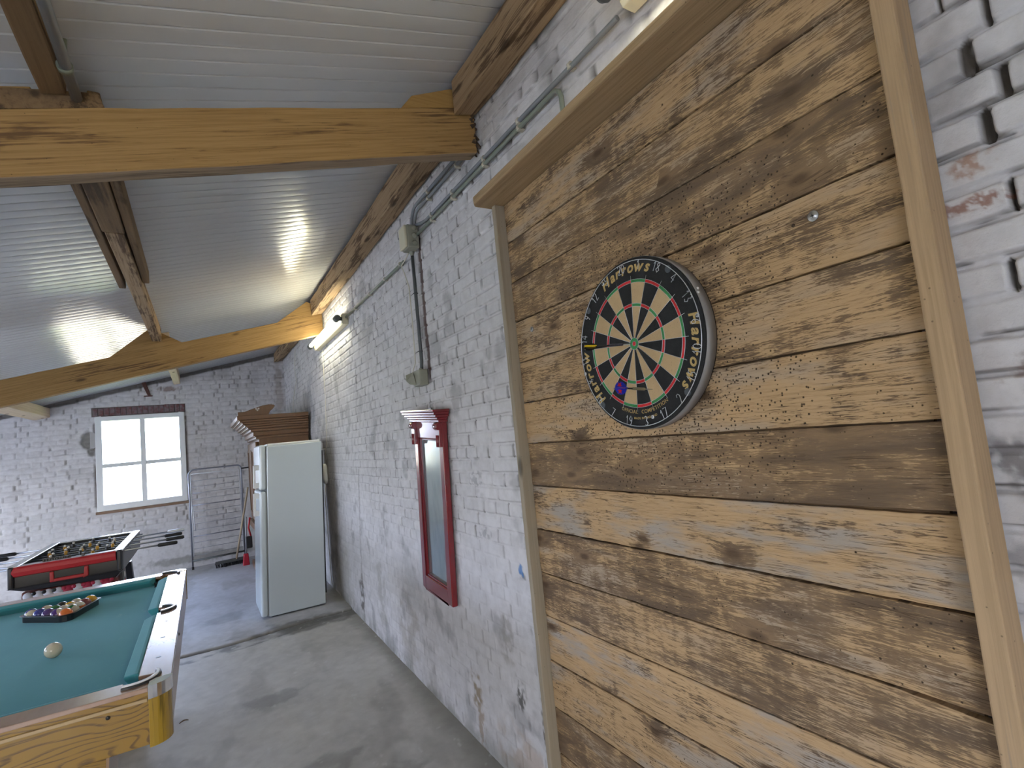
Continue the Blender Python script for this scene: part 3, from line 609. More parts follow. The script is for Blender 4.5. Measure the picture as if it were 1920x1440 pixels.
def waney(name, mat, xs, ys_, z0, z1, parent, amp, seed, label=None):
    r = random.Random(seed); b = MB(); n = 30; vs = []
    for j in range(n + 1):
        zz = z0 + (z1 - z0) * j / n; a, bb = r.uniform(-amp, amp), r.uniform(-amp, amp)
        vs += [(xs[0] + a * .6, ys_[0], zz), (xs[1], ys_[0], zz), (xs[1], ys_[1], zz), (xs[0] + a * .6, ys_[1] + bb * .4, zz)]
    fs = [(j * 4 + k, j * 4 + (k + 1) % 4, (j + 1) * 4 + (k + 1) % 4, (j + 1) * 4 + k) for j in range(n) for k in range(4)] + [(3, 2, 1, 0), tuple(n * 4 + k for k in range(4))]
    b.add(vs, fs); return b.build(name, mat, parent, 0.003, label)
waney('side_batten', M['batten_grey'], (1.006, 1.072), (1.662, 1.688), 0.04, 2.372, BP, 0.0012, 1, 'grey batten on the left edge')
waney('side_batten', M['batten'], (1.008, 1.072), (0.337, 0.371), 0.02, 2.50, BP, 0.0015, 2, 'pale batten on the right edge')
b = MB(); b.prism([(0.922, -0.9), (1.072, -0.9), (1.072, 1.712), (0.945, 1.712), (0.930, 1.690)], lambda x, yy: (x, yy, 2.374), lambda x, yy: (x, yy, 2.405)); b.build('top_board', M['shelf'], BP, 0.005, 'board projecting over the top edge')
def screw(y_, z_, r_, parent):
    b = MB(); b.lathe([(0, 0.0001), (0, r_), (0.0016, r_), (0.002, r_ * .94), (0.002, r_ * .52), (0.0035, r_ * .50), (0.0035, 0.0001)], (PX - 0.001, y_, z_), (-1, 0, 0), 24)
    s_ = b.build('washer_screw', M['steel'], parent)
    MB().box(PX - 0.0052, PX - 0.0040, y_ - r_ * .3, y_ + r_ * .3, z_ - r_ * .07, z_ + r_ * .07).box(PX - 0.0052, PX - 0.0040, y_ - r_ * .07, y_ + r_ * .07, z_ - r_ * .3, z_ + r_ * .3).build('cross_slot', M['black'], s_)
screw(0.532, 1.860, 0.0105, BP); screw(1.552, 1.860, 0.0095, BP)
b = MB(); b.lathe([(0, 0.0001), (0, 0.0036), (0.0006, 0.0030), (0.0006, 0.0001)], (PX - 0.0016, 0.573, 1.857), (-1, 0, 0), 12); b.build('bore_hole', M['rot'], BP)

# ================================================================== dartboard
DC = (1.0, 1.009, 1.700)
def BD(u_, v_, h_=0.0): return (DC[0] - h_, DC[1] - u_, DC[2] + v_)
def pol(r_, a): return (r_ * math.sin(a), r_ * math.cos(a))
RAD = math.pi / 180
DB = thing('dartboard', (1.043, 1.009, 1.700), 'round dartboard with black, cream, red and green segments on the plank wall', 'dartboard')
def fibre(name, a, bcol, dk):
    t = MT(name); g = t.coord(False); n1 = t.noise(g, 420, 3, 0.7); n2 = t.noise(g, 45, 4, 0.6); v = t.n('TexVoronoi', {'Vector': g, 'Scale': 170.0}).outputs['Distance']
    cc = t.mix(n2, a, bcol); cc = t.mix(t.ss(n1, 0.56, 0.72, 0, 0.8), cc, dk); cc = t.mix(t.ss(v, 0.14, 0.06, 0, 0.7), cc, (0.03, 0.025, 0.02))
    t.set(col=cc, rough=0.92, spec=0.12); t.bump(n1, 0.6, 0.0015); return t.m
fbk = fibre('black_sisal', (0.020, 0.021, 0.022), (0.035, 0.035, 0.034), (0.075, 0.072, 0.066)); fcr = fibre('cream_sisal', (0.56, 0.40, 0.22), (0.48, 0.335, 0.175), (0.34, 0.23, 0.11))
frd = fibre('red_sisal', (0.62, 0.045, 0.045), (0.52, 0.032, 0.034), (0.26, 0.016, 0.016)); fgr = fibre('green_sisal', (0.065, 0.29, 0.095), (0.055, 0.23, 0.08), (0.025, 0.10, 0.035))
b = MB(); NA = 200; a0 = (5.4) * RAD                 # a wire between segment 20 and the next
rr = [0.0, 0.00635, 0.0159, 0.099, 0.107, 0.162, 0.170, 0.2262]
def colr_of(ring, seg):
    dark = (seg % 2 == 1)
    if ring == 0: return 2
    if ring == 1: return 3
    if ring in (2, 4): return 0 if dark else 1
    if ring in (3, 5): return 2 if dark else 3
    return 0
for ring in range(7):
    for k in range(NA):
        t0 = a0 + k * 2 * math.pi / NA; t1 = a0 + (k + 1) * 2 * math.pi / NA; seg = k // (NA // 20)
        q = [BD(*pol(max(rr[ring], 1e-5), t0)), BD(*pol(rr[ring + 1], t0)), BD(*pol(rr[ring + 1], t1)), BD(*pol(max(rr[ring], 1e-5), t1))]
        b.add(q, [(0, 1, 2, 3)], colr_of(ring, seg))
for k in range(NA):
    t0 = k * 2 * math.pi / NA; t1 = (k + 1) * 2 * math.pi / NA
    b.add([BD(*pol(0.2262, t0)), BD(*pol(0.2278, t0), -0.003), BD(*pol(0.2278, t1), -0.003), BD(*pol(0.2262, t1))], [(0, 1, 2, 3)], 0, True)
    b.add([BD(*pol(0.2278, t0), -0.003), BD(*pol(0.2278, t0), -0.041), BD(*pol(0.2278, t1), -0.041), BD(*pol(0.2278, t1), -0.003)], [(0, 1, 2, 3)], 0, True)
b.add([BD(*pol(0.2278, k * 2 * math.pi / NA), -0.041) for k in range(NA)], [tuple(range(NA))], 0)
bo = b.build('board', [fbk, fcr, frd, fgr], DB)
b = MB(); vs = []
for k in range(NA):
    t0 = k * 2 * math.pi / NA
    for (r_, h_) in ((0.2280, -0.0045), (0.2290, -0.0045), (0.2290, -0.037), (0.2280, -0.037)): vs.append(BD(*pol(r_, t0), h_))
b.add(vs, [(k * 4 + j, k * 4 + (j + 1) % 4, ((k + 1) % NA) * 4 + (j + 1) % 4, ((k + 1) % NA) * 4 + j) for k in range(NA) for j in range(4)], 0, True)
rb_ = b.build('rim_band', plain('grey_metal_band', (0.27, 0.255, 0.24), 0.5, 0.25, 0.1, 40), DB, label='grey metal band round the rim')
b = MB()
for a in (66.5, 69.5):
    p = BD(*pol(0.2292, a * RAD), -0.016 if a < 68 else -0.010); n_ = Vector((0, -math.sin(a * RAD), math.cos(a * RAD)))
    b.sphere(Vector(p), 0.0035, 10, 6)
b.build('rivet', M['wire'], rb_)
# wire spider
b = MB(); hw = 0.0007
for r_ in (0.00635, 0.0159, 0.099, 0.107, 0.162, 0.170):
    n_ = 24 if r_ < .02 else 80
    b.tube([BD(*pol(r_, 2 * math.pi * k / n_), hw) for k in range(n_)], 0.00052, 6, closed=True)
for k in range(20):
    a = a0 + k * 18 * RAD
    b.tube([BD(*pol(0.0159, a), hw), BD(*pol(0.181, a), hw)], 0.00052, 6)
b.build('wire_spider', M['wire'], DB, label='thin silver segment wires')
# number ring with bent wire numerals
DIG = {'0': [[(0.5, 0), (0.15, .2), (0.1, .5), (.15, .8), (.5, 1), (.85, .8), (.9, .5), (.85, .2), (.5, 0)]], '1': [[(.25, .72), (.55, 1), (.55, 0)]], '2': [[(.08, .78), (.3, .98), (.7, .96), (.86, .72), (.6, .42), (.1, 0), (.92, 0)]],
       '3': [[(.12, .9), (.5, 1), (.85, .78), (.5, .52), (.88, .26), (.5, 0), (.08, .12)]], '4': [[(.7, 0), (.7, 1), (.06, .32), (.95, .32)]], '5': [[(.85, 1), (.25, 1), (.18, .56), (.6, .6), (.88, .3), (.55, 0), (.1, .1)]],
       '6': [[(.75, 1), (.3, .66), (.12, .3), (.4, 0), (.8, .12), (.85, .42), (.5, .55), (.15, .36)]], '7': [[(.06, 1), (.92, 1), (.36, 0)]], '8': [[(.5, .54), (.16, .78), (.5, 1), (.84, .78), (.5, .54), (.1, .25), (.5, 0), (.9, .25), (.5, .54)]],
       '9': [[(.85, .62), (.5, .45), (.15, .68), (.45, 1), (.86, .82), (.82, .4), (.55, 0)]]}
b = MB(); hr = 0.003; RN = 0.2195
b.tube([BD(*pol(RN, 2 * math.pi * k / 120), hr) for k in range(120)], 0.0010, 8, closed=True)
ring = b.build('number_ring', M['wire'], DB, label='silver wire ring carrying the numerals')
for k, num in enumerate([20, 1, 18, 4, 13, 6, 10, 15, 2, 17, 3, 19, 7, 16, 8, 11, 14, 9, 12, 5]):
    a = (-3.6 + 18 * k) * RAD; s_ = str(num); wdt = 0.0125; hgt_ = 0.025; tw = wdt * len(s_) * 1.06; b = MB()
    flip = abs(((-3.6 + 18 * k + 180) % 360) - 180) > 100
    for i, chh in enumerate(s_):
        for st_ in DIG[chh]:
            pts = []
            for (px_, py_) in st_:
                lx_ = -tw / 2 + i * wdt * 1.06 + px_ * wdt; ly_ = py_ * hgt_
                if flip:
                    rr_ = RN - ly_; pts.append(BD(rr_ * math.sin(a) - lx_ * math.cos(a), rr_ * math.cos(a) + lx_ * math.sin(a), hr))
                else:
                    rr_ = RN - hgt_ + ly_; pts.append(BD(rr_ * math.sin(a) + lx_ * math.cos(a), rr_ * math.cos(a) - lx_ * math.sin(a), hr))
            b.tube(pts, 0.00095, 6)
    b.build('wire_numeral', M['wire'], ring)
# printed lettering
def letter_mesh(ch, size, bold, shear):
    cu = bpy.data.curves.new('txt', 'FONT'); cu.body = ch; cu.size = size; cu.offset = bold; cu.shear = shear; cu.extrude = 0.0002; cu.resolution_u = 3
    o = bpy.data.objects.new('txt', cu); COL.objects.link(o); bpy.context.view_layer.update()
    me = bpy.data.meshes.new_from_object(o.evaluated_get(bpy.context.evaluated_depsgraph_get()))
    vs = [tuple(v.co) for v in me.vertices]; fs = [tuple(p.vertices) for p in me.polygons]
    bpy.data.objects.remove(o); bpy.data.curves.remove(cu); bpy.data.meshes.remove(me)
    return vs, fs
def arc_text(b, txt, r_, ac, size, bold=0.0, shear=0.0, gap=0.002, inward=False, squash=1.0):
    gl = []; x = 0
    for ch in txt:
        if ch == ' ': x += size * 0.45; continue
        vs, fs = letter_mesh(ch, size, bold, shear); mn = min(v[0] for v in vs); mx_ = max(v[0] for v in vs)
        gl.append((x - mn, vs, fs)); x += (mx_ - mn) + gap
    tot = x - gap
    for (ox, vs, fs) in gl:
        out = []
        for (lx, ly, lz) in vs:
            s_ = (lx + ox - tot / 2) * squash
            if inward: a = ac - s_ / r_; rr_ = r_ - ly
            else: a = ac + s_ / r_; rr_ = r_ + ly
            out.append(BD(rr_ * math.sin(a), rr_ * math.cos(a), 0.0004 + (lz if lz > 0 else 0)))
        b.add(out, fs)
gold = fibre('gold_print', (0.56, 0.40, 0.17), (0.50, 0.345, 0.13), (0.36, 0.24, 0.08))
for ac in (-1.5, 106.3, -106.8):
    b = MB(); arc_text(b, 'Harrows', 0.1905, ac * RAD, 0.0400, 0.0012, 0.22, 0.0030, False, 1.0); b.build('lettering', gold, DB)
b = MB(); arc_text(b, 'OFFICIAL  COMPETITION', 0.1865, 177.5 * RAD, 0.0140, 0.0001, 0.0, 0.0020, True); b.build('lettering', gold, DB)
b = MB(); arc_text(b, 'MADE IN ENGLAND', 0.2015, 177.5 * RAD, 0.0085, 0.0001, 0.0, 0.0012, True); b.build('lettering', gold, DB)
for a, r_ in ((83.1, 0.214), (170.4, 0.201), (-103, 0.222), (-26, 0.212)):
    p = BD(*pol(r_, a * RAD)); b = MB(); b.lathe([(0, 0.0001), (0, 0.0052), (0.0012, 0.005), (0.0026, 0.003), (0.003, 0.0001)], p, (-1, 0, 0), 16); sc_ = b.build('screw', M['wire'], DB)
    MB().box(p[0] - .0034, p[0] - .0024, p[1] - .0028, p[1] + .0028, p[2] - .0006, p[2] + .0006).box(p[0] - .0034, p[0] - .0024, p[1] - .0006, p[1] + .0006, p[2] - .0028, p[2] + .0028).build('cross_slot', M['black'], sc_)
for a in (42.3, 133.5, -134.6, -52):                 # taped ring fixings
    b = MB(); b.lathe([(0, .0001), (0, .010), (.0018, .009), (.0024, .0001)], BD(*pol(0.214, a * RAD)), (-1, 0, 0), 12); b.build('ring_fixing', plain('grey_tape', (0.075, 0.085, 0.095), 0.8, 0, 0.4, 200), DB)

# ================================================================== darts
def dart(tip, tail, barrel, shaft, flight, label, blen, roll, fs=1.0):
    tip = Vector(tip); tail = Vector(tail); d = (tail - tip); L = d.length; d.normalize()
    T = thing('dart', tip, label, 'dart', 'darts in the board')
    MB().tube([tip - d * 0.006, tip + d * 0.012, tip + d * 0.030], [0.0005, 0.0010, 0.0013], 8).build('point', M['steel'], T)
    pr = [(0.028, .0012), (0.030, .0030)]; k = 0.032
    while k < 0.030 + blen - .002: pr += [(k, .0036), (k + .0022, .0036), (k + .0027, .0030), (k + .0034, .0030)]; k += 0.004
    pr += [(0.030 + blen, .0030), (0.031 + blen, .0015)]
    MB().lathe(pr, tip, d, 14).build('barrel', barrel, T)
    MB().tube([tip + d * (0.030 + blen), tip + d * (L - 0.036)], [0.0022, 0.0019], 10).build('shaft', shaft, T)
    u_ = d.orthogonal().normalized(); w_ = d.cross(u_); fl0 = L - 0.040
    for q in range(4):
        a = roll + q * math.pi / 2; n_ = (u_ * math.cos(a) + w_ * math.sin(a)); s2 = d.cross(n_) * 0.0004
        poly = [(0, .0012), (.004, .0095 * fs), (.012, .0152 * fs), (.022, .0165 * fs), (.032, .0135 * fs), (.038, .0065 * fs), (.040, .0012)]
        MB().prism(poly, lambda x, y_: tip + d * (fl0 + x) + n_ * y_ - s2, lambda x, y_: tip + d * (fl0 + x) + n_ * y_ + s2, 0).build('flight', flight, T)
    return T, d, u_, w_, fl0
t = MT('yellow_black_flight'); g = t.coord(False); wv = t.math('FRACT', t.math('MULTIPLY', t.n('SeparateXYZ', {0: g}).outputs[2], 70.0))
t.set(col=t.mix(t.math('GREATER_THAN', wv, 0.72), (0.012, 0.012, 0.014), (0.80, 0.58, 0.02)), rough=0.25)
bkb = plain('dark_steel_barrel', (0.10, 0.105, 0.13), 0.3, 0.8, 0.2, 100)
dart((1.0, 1.020, 1.702), (0.846, 1.030, 1.6945), bkb, M['black'], t.m, 'dart with black and yellow flight stuck beside the bullseye', 0.045, 0.2, 0.62)
blue = plain('blue_flight', (0.012, 0.030, 0.42), 0.3, 0, 0.05, 20); brass = plain('brass_barrel', (0.44, 0.40, 0.27), 0.35, 0.9, 0.1, 60)
T2, d2, u2, w2, f2 = dart((1.0, 0.964, 1.572), (0.866, 0.956, 1.581), brass, M['black'], blue, 'dart with round blue flight stuck low on the board', 0.045, 0.78)
redm = plain('red_print', (0.62, 0.015, 0.02), 0.4, 0, 0.05, 20)
tip2 = Vector((1.0, 0.964, 1.572))
for q in range(4):                                    # red winged mark printed on each blue wing
    a = 0.78 + q * math.pi / 2; n_ = u2 * math.cos(a) + w2 * math.sin(a); s2 = d2.cross(n_) * 0.00055
    poly = [(.016, .005), (.020, .008), (.018, .0145), (.024, .0105), (.030, .0145), (.028, .008), (.033, .005), (.024, .0035)]
    MB().prism(poly, lambda x, y_: tip2 + d2 * (f2 + x) + n_ * y_ - s2, lambda x, y_: tip2 + d2 * (f2 + x) + n_ * y_ + s2).build('flight_print', redm, T2, label='red mark on the blue flight')

# ================================================================== mirror
MR = thing('wall_mirror', (1.06, 2.71, 0.67), 'tall narrow mirror in a dark red frame with a cornice on the brick wall', 'mirror')
mc = Vector((1.06, 2.712, 0.672)); mtilt = Matrix.Rotation(4.0 * RAD, 3, 'X'); mw = 0.405; mh = 0.985
def MP(s_, z_, h_): # s_: along wall from centre (+ = far), z_: up, h_: out from wall plane 1.072
    q = mtilt @ Vector((0, s_, z_)); return (1.072 - h_, mc.y + q.y, mc.z + q.z)
def mbox(b, s0, s1, z0_, z1_, h0, h1): b.hexa([MP(s0, z0_, h1), MP(s0, z0_, h0), MP(s1, z0_, h0), MP(s1, z0_, h1), MP(s0, z1_, h1), MP(s0, z1_, h0), MP(s1, z1_, h0), MP(s1, z1_, h1)])
hw_ = mw / 2; st = 0.052; b = MB()
for sg in (-1, 1):
    a_, c_ = sorted((sg * hw_, sg * (hw_ - st))); mbox(b, a_, c_, 0, 0.88, 0, 0.030)
mbox(b, -hw_ + st, hw_ - st, 0, 0.075, 0, 0.030); mbox(b, -hw_ + st, hw_ - st, 0.835, 0.93, 0, 0.030)
for sg in (-1, 1):
    a_, c_ = sorted((sg * hw_, sg * (hw_ - st))); mbox(b, a_, c_, 0.88, 0.93, 0, 0.030)
b.build('frame', M['red'], MR, 0.006, seg=3)
b = MB(); i0 = hw_ - st
for (s0, s1, z0_, z1_) in ((-i0, -i0 + .010, .075, .835), (i0 - .010, i0, .075, .835), (-i0 + .01, i0 - .01, .075, .085), (-i0 + .01, i0 - .01, .825, .835)): mbox(b, s0, s1, z0_, z1_, 0.006, 0.024)
b.build('inner_moulding', M['red'], MR, 0.004)
t = MT('dusty_mirror_glass'); g = t.coord(False); n1 = t.noise(t.map(g, (3, 9, 3)), 2.0, 4)
t.set(col=t.mix(t.ss(n1, 0.3, 0.8), (0.40, 0.45, 0.43), (0.30, 0.36, 0.36)), metal=0.8, rough=t.ss(n1, 0.2, 0.9, 0.12, 0.24)); M['mirror'] = t.m
b = MB(); mbox(b, -i0 + .004, i0 - .004, .078, .832, 0.006, 0.010); b.build('mirror_glass', M['mirror'], MR)
b = MB()                                             # cornice: stepped, wider toward the top
for (z0_, z1_, pr_, ov) in ((0.925, 0.940, 0.050, 0.012), (0.940, 0.952, 0.060, 0.022), (0.952, 0.966, 0.072, 0.034), (0.966, 0.980, 0.084, 0.046), (0.980, 0.992, 0.090, 0.052)):
    mbox(b, -hw_ - ov * .8, hw_ + ov * .8, z0_, z1_, 0, pr_)
b.build('cornice', M['red'], MR, 0.004, seg=3)
for sg in (-1, 1):
    s_ = sg * (hw_ - st / 2); b = MB()
    b.tube([MP(s_ - .024, .905, .042), MP(s_ + .024, .905, .042)], 0.020, 20); mbox(b, s_ - .022, s_ + .022, .80, .905, 0.028, 0.046)
    cb = b.build('corbel', M['red'], MR, 0.002, 'scrolled bracket under the cornice')
    b = MB()
    for k in (-1, 0, 1): b.tube([MP(s_ + k * .012, .80, .046), MP(s_ + k * .012, .86, .046)], 0.0045, 8)
    b.build('fluting', M['red'], cb)
b = MB(); mbox(b, -0.02, 0.02, 0.93, 1.00, 0.002, 0.010); b.tube([MP(0, 1.0, .006), MP(0, 1.03, .006)], 0.003, 8); b.build('hanger', M['steel'], MR)

# ================================================================== electrics on the wall
def pipe(name, pts, r_, mat, label, clips=(), cat='conduit', group='conduits and cables on the brick wall', clipn=None):
    T = thing(name, pts[0], label, cat, group); MB().tube(pts, r_, 12).build('tube', mat, T)
    for (y_, z_) in clips:
        b = MB(); b.tube([(WX - .012 + (r_ + .002) * 0 - .008 + .0 * k, y_ + dy, z_) for k, dy in ((0, -.006), (0, .006))], r_ + .0035, 12); b.box(WX - .028, WX - .002, y_ - .009, y_ + .009, z_ - r_ - .003, z_ - r_ + .002)
        b.build('pipe_clip', M['clip'], T)
    return T
xr = WX - .020
clipy = [1.20, 1.52, 1.80, 2.12, 2.38]
pipe('conduit_pipe', [(xr, 0.98, 2.632), (xr, 1.6, 2.640), (xr, 2.2, 2.640), (xr, 2.46, 2.642), (xr, 2.52, 2.652), (xr - .004, 2.585, 2.668)], 0.0085, M['grey_pvc'], 'long grey conduit running up to the top right lamp, upper one of the lower pair', [(y_, 2.640) for y_ in clipy])
pipe('conduit_pipe', [(xr, 1.262, 2.46), (xr, 1.262, 2.575), (xr, 1.27, 2.597), (xr, 1.29, 2.611), (xr, 1.33, 2.613), (xr, 2.0, 2.616), (xr, 2.50, 2.616), (xr, 2.59, 2.616)], 0.0085, M['green_pvc'], 'grey green conduit bending down behind the top board of the plank panel', [(y_, 2.615) for y_ in clipy[1:]])
for (z_, yb, mt_, lb) in ((2.772, 2.690, M['grey_pvc'], 'upper grey conduit behind the near beam, bending down into the junction box'), (2.738, 2.655, M['grey_pvc'], 'lower grey conduit of the pair just under the wall top timber')):
    pipe('conduit_pipe', [(xr, 1.93, z_), (xr, yb - .11, z_ + .006)] + [(xr, yb - .11 + .08 * math.sin(k * 15 * RAD), z_ + .006 - .08 * (1 - math.cos(k * 15 * RAD))) for k in range(1, 7)] + [(xr, yb - .03, z_ - .085)], 0.0085, mt_, lb, [(2.05, z_), (2.40, z_)])
JB = thing('junction_box', (WX - .02, 2.66, 2.615), 'olive grey junction box where the conduits meet below the wall timber', 'junction box')
MB().box(1.005, 1.072, 2.600, 2.700, 2.545, 2.675).build('box_body', M['grey_box'], JB, 0.008, seg=3)
MB().box(0.990, 1.005, 2.604, 2.696, 2.549, 2.671).build('box_lid', M['cream'], JB, 0.006, seg=3)
for z_ in (2.655, 2.612, 2.570):
    MB().lathe([(0, .014), (.006, .015), (.012, .011), (.016, .009), (.016, .0001)], (1.045, 2.601, z_), (0, -1, 0), 16).build('cable_gland', M['grey_box'], JB)
MB().lathe([(0, .014), (.008, .015), (.016, .010), (.024, .009), (.024, .0001)], (1.05, 2.672, 2.546), (0, 0, -1), 16).build('cable_gland', M['grey_box'], JB)
VC = pipe('conduit_pipe', [(1.052, 2.674, 2.522), (1.054, 2.676, 2.2), (1.056, 2.680, 1.93), (1.056, 2.690, 1.888)], 0.0095, M['dark_pvc'], 'dark vertical conduit dropping from the junction box to the wall socket')
for z_ in (2.31, 1.985):
    b = MB(); b.tube([(1.054 + .0125 * math.cos(k * 30 * RAD), 2.677 + .0125 * math.sin(k * 30 * RAD), z_) for k in range(12)], 0.002, 6, closed=True); b.tube([(1.042, 2.682, z_), (1.040, 2.715, z_ - .004)], .0015, 6); b.build('cable_tie', M['black'], VC)
pipe('conduit_pipe', [(xr, 2.835, 2.546), (xr, 3.5, 2.552), (xr, 4.29, 2.560)], 0.0085, M['green_pvc'], 'grey conduit sloping left from the junction box to the wall lamp', [(y_, 2.553) for y_ in (2.90, 3.2, 3.55, 3.95)])
pipe('flex_cord', [(1.05, 2.705, 2.56), (1.045, 2.78, 2.53), (1.04, 2.83, 2.515), (1.045, 2.80, 2.46), (1.038, 2.728, 2.36), (1.034, 2.712, 2.2), (1.034, 2.714, 2.0), (1.04, 2.735, 1.93), (1.035, 2.765, 1.895), (1.03, 2.77, 1.870)], 0.0032, M['cable'], 'thin cream cord hanging beside the dark vertical conduit', cat='cord')
SK = thing('wall_socket', (WX - .02, 2.69, 1.84), 'olive grey surface socket on the brick wall above the red mirror', 'socket')
MB().box(1.022, 1.072, 2.640, 2.735, 1.795, 1.882).build('socket_body', M['grey_box'], SK, 0.006, seg=3)
MB().lathe([(0, .012), (.008, .012), (.014, .010), (.014, .0001)], (1.052, 2.690, 1.880), (0, 0, 1), 14).build('cable_gland', M['grey_box'], SK)
b = MB(); b.hexa([(1.000, 2.742, 1.810), (1.022, 2.700, 1.800), (1.022, 2.730, 1.86), (1.004, 2.765, 1.850), (0.985, 2.750, 1.830), (1.015, 2.71, 1.868), (1.024, 2.735, 1.880), (0.99, 2.775, 1.868)]); b.build('socket_flap', M['grey_box'], SK, 0.003, 'hinged cover standing open')
o = MB().lathe([(0, .0001), (0, .015), (.018, .016), (.034, .012), (.044, .006), (.046, .0001)], (1.018, 2.745, 1.826), (-0.55, 0.65, 0.45), 14).build('power_plug', M['grey_box']); tag(o, 'plug pushed into the left side of the wall socket', 'plug')

def tube_lamp(y0, y1, zc, label, glow):
    T = thing('fluorescent_lamp', (WX - .03, (y0 + y1) / 2, zc), label, 'lamp', 'tube lamps on the wall')
    MB().prism([(WX - .004, zc - .045), (WX - .050, zc - .045), (WX - .060, zc - .030), (WX - .060, zc + .030), (WX - .050, zc + .045), (WX - .004, zc + .045)], lambda x, zz: (x, y0, zz), lambda x, zz: (x, y1, zz)).build('base', M['cream'], T, 0.003)
    MB().tube([(0.985, y0 - .01, zc), (0.985, y1 + .01, zc)], 0.0165, 18).build('tube', glow, T, label='glowing white tube')
    for (yy, d_) in ((y0, 1), (y1, -1)):
        MB().tube([(0.985, yy - d_ * .035, zc), (0.985, yy - d_ * .02, zc), (0.985, yy + d_ * .035, zc), (0.985, yy + d_ * .05, zc)], [.018, .027, .027, .021], 18).build('lamp_holder', M['dark_pvc'], T)
        MB().box(0.985, WX - .05, yy - .012 + d_ * .012, yy + .012 + d_ * .012, zc - .014, zc + .014).build('bracket', M['dark_pvc'], T)
    return T
def glow(name, col, st_):
    t = MT(name); e = t.n('Emission', {0: tuple(col) + (1,), 1: st_}); t.t.links.new(e.outputs[0], t.out.inputs[0]); return t.m
GL = glow('lit_tube', (1.0, 0.97, 0.74), 26.0)
tube_lamp(4.26, 5.47, 2.545, 'lit fluorescent tube lamp on the wall where the far roof beam ends', GL)
tube_lamp(-0.42, 0.93, 2.655, 'cream end of a tube lamp high on the wall at the top edge', GL)
pipe('lamp_wire', [(1.065, 5.30, 2.50), (1.07, 5.34, 2.0), (1.065, 5.40, 1.6), (1.050, 5.46, 1.36)], 0.0022, M['cable'], 'thin wire hanging from the wall lamp down to the fridge side', cat='cord')
PS = thing('cord_connector', (1.04, 5.45, 1.26), 'white cord connector dangling beside the fridge', 'connector')
MB().tube([(1.045, 5.46, 1.365), (1.043, 5.46, 1.35), (1.040, 5.455, 1.33), (1.040, 5.445, 1.20), (1.040, 5.44, 1.17)], [.008, .020, .026, .026, .014], 14).build('connector_body', M['white_plastic'], PS)
MB().tube([(1.04, 5.44, 1.17), (1.03, 5.47, 1.05), (1.04, 5.5, 0.6), (1.04, 5.48, 0.2)], .003, 8).build('lead', M['cable'], PS)
pipe('thin_wire', [(1.06, 6.9, 2.78), (1.062, 7.05, 2.55), (1.06, 6.95, 2.40), (1.062, 7.3, 2.2), (1.06, 7.45, 1.95)], 0.0025, M['cable'], 'loose thin wire curling down the white wall near the far corner', cat='wire')
pipe('conduit_pipe', [(-0.2715, -1.9, 2.600), (-0.2715, 1.2, 2.600), (-0.2700, 1.846, 2.597)], 0.0145, M['grey_pvc'], 'grey pipe under the ceiling beside the dark timber at top left')
o = MB().tube([(-0.273, 1.70, 2.5995), (-0.273, 1.722, 2.5995)], 0.0185, 14).tube([(-0.273, 1.711, 2.61), (-0.273, 1.711, 2.680)], .006, 8).build('pipe_saddle', M['green_pvc']); tag(o, 'grey green saddle clip round the ceiling pipe at top left', 'pipe clip')

# ================================================================== fridge
FB = FZ(5.4) - 0.004; fy, fy2 = 5.150, 5.700
def lean(b):
    b.v = [(x + max(0, z_ - 0.11) * 0.037, y_, z_) for (x, y_, z_) in b.v]; return b
FG = thing('fridge', (0.66, 5.42, FB), 'tall white two door fridge freezer standing side on by the brick wall', 'fridge')
lean(MB().box(0.447, 0.915, fy, fy2, FB + .02, 1.585)).build('body', M['white_enamel'], FG, 0.008, seg=3)
lean(MB().box(0.455, 0.90, fy + .01, fy2 - .01, 1.585, 1.605)).build('top_cover', M['white_plastic'], FG, 0.006)
lean(MB().box(0.47, 0.52, fy + .03, fy + .08, FB - .004, FB + .03).box(0.47, 0.52, fy2 - .08, fy2 - .03, FB - .004, FB + .03).box(0.84, 0.89, fy + .03, fy + .08, FB - .004, FB + .03).box(0.84, 0.89, fy2 - .08, fy2 - .03, FB - .004, FB + .03)).build('foot', M['black'], FG)
dl = lean(MB().box(0.385, 0.439, fy + .002, fy2 - .002, FB + .025, 1.190)).build('lower_door', M['white_enamel'], FG, 0.020, seg=4)
du_ = lean(MB().box(0.385, 0.439, fy + .002, fy2 - .002, 1.202, 1.600)).build('upper_door', M['white_enamel'], FG, 0.020, seg=4)
lean(MB().box(0.439, 0.447, fy + .010, fy2 - .010, FB + .03, 1.585)).build('door_seal', plain('grey_rubber', (0.25, 0.26, 0.26), 0.7), FG)
def handle(z0_, z1_, par):
    b = MB(); y_ = fy + .045
    b.box(0.340, 0.356, y_ - .012, y_ + .012, z0_, z1_); b.box(0.356, 0.388, y_ - .012, y_ + .012, z0_, z0_ + .045); b.box(0.356, 0.388, y_ - .012, y_ + .012, z1_ - .045, z1_)
    lean(b).build('handle', M['white_plastic'], par, 0.003)
handle(1.225, 1.425, du_); handle(0.985, 1.180, dl)
lean(MB().box(0.920, 0.935, fy + .06, fy2 - .05, 0.20, 1.50)).build('condenser', M['black'], FG)

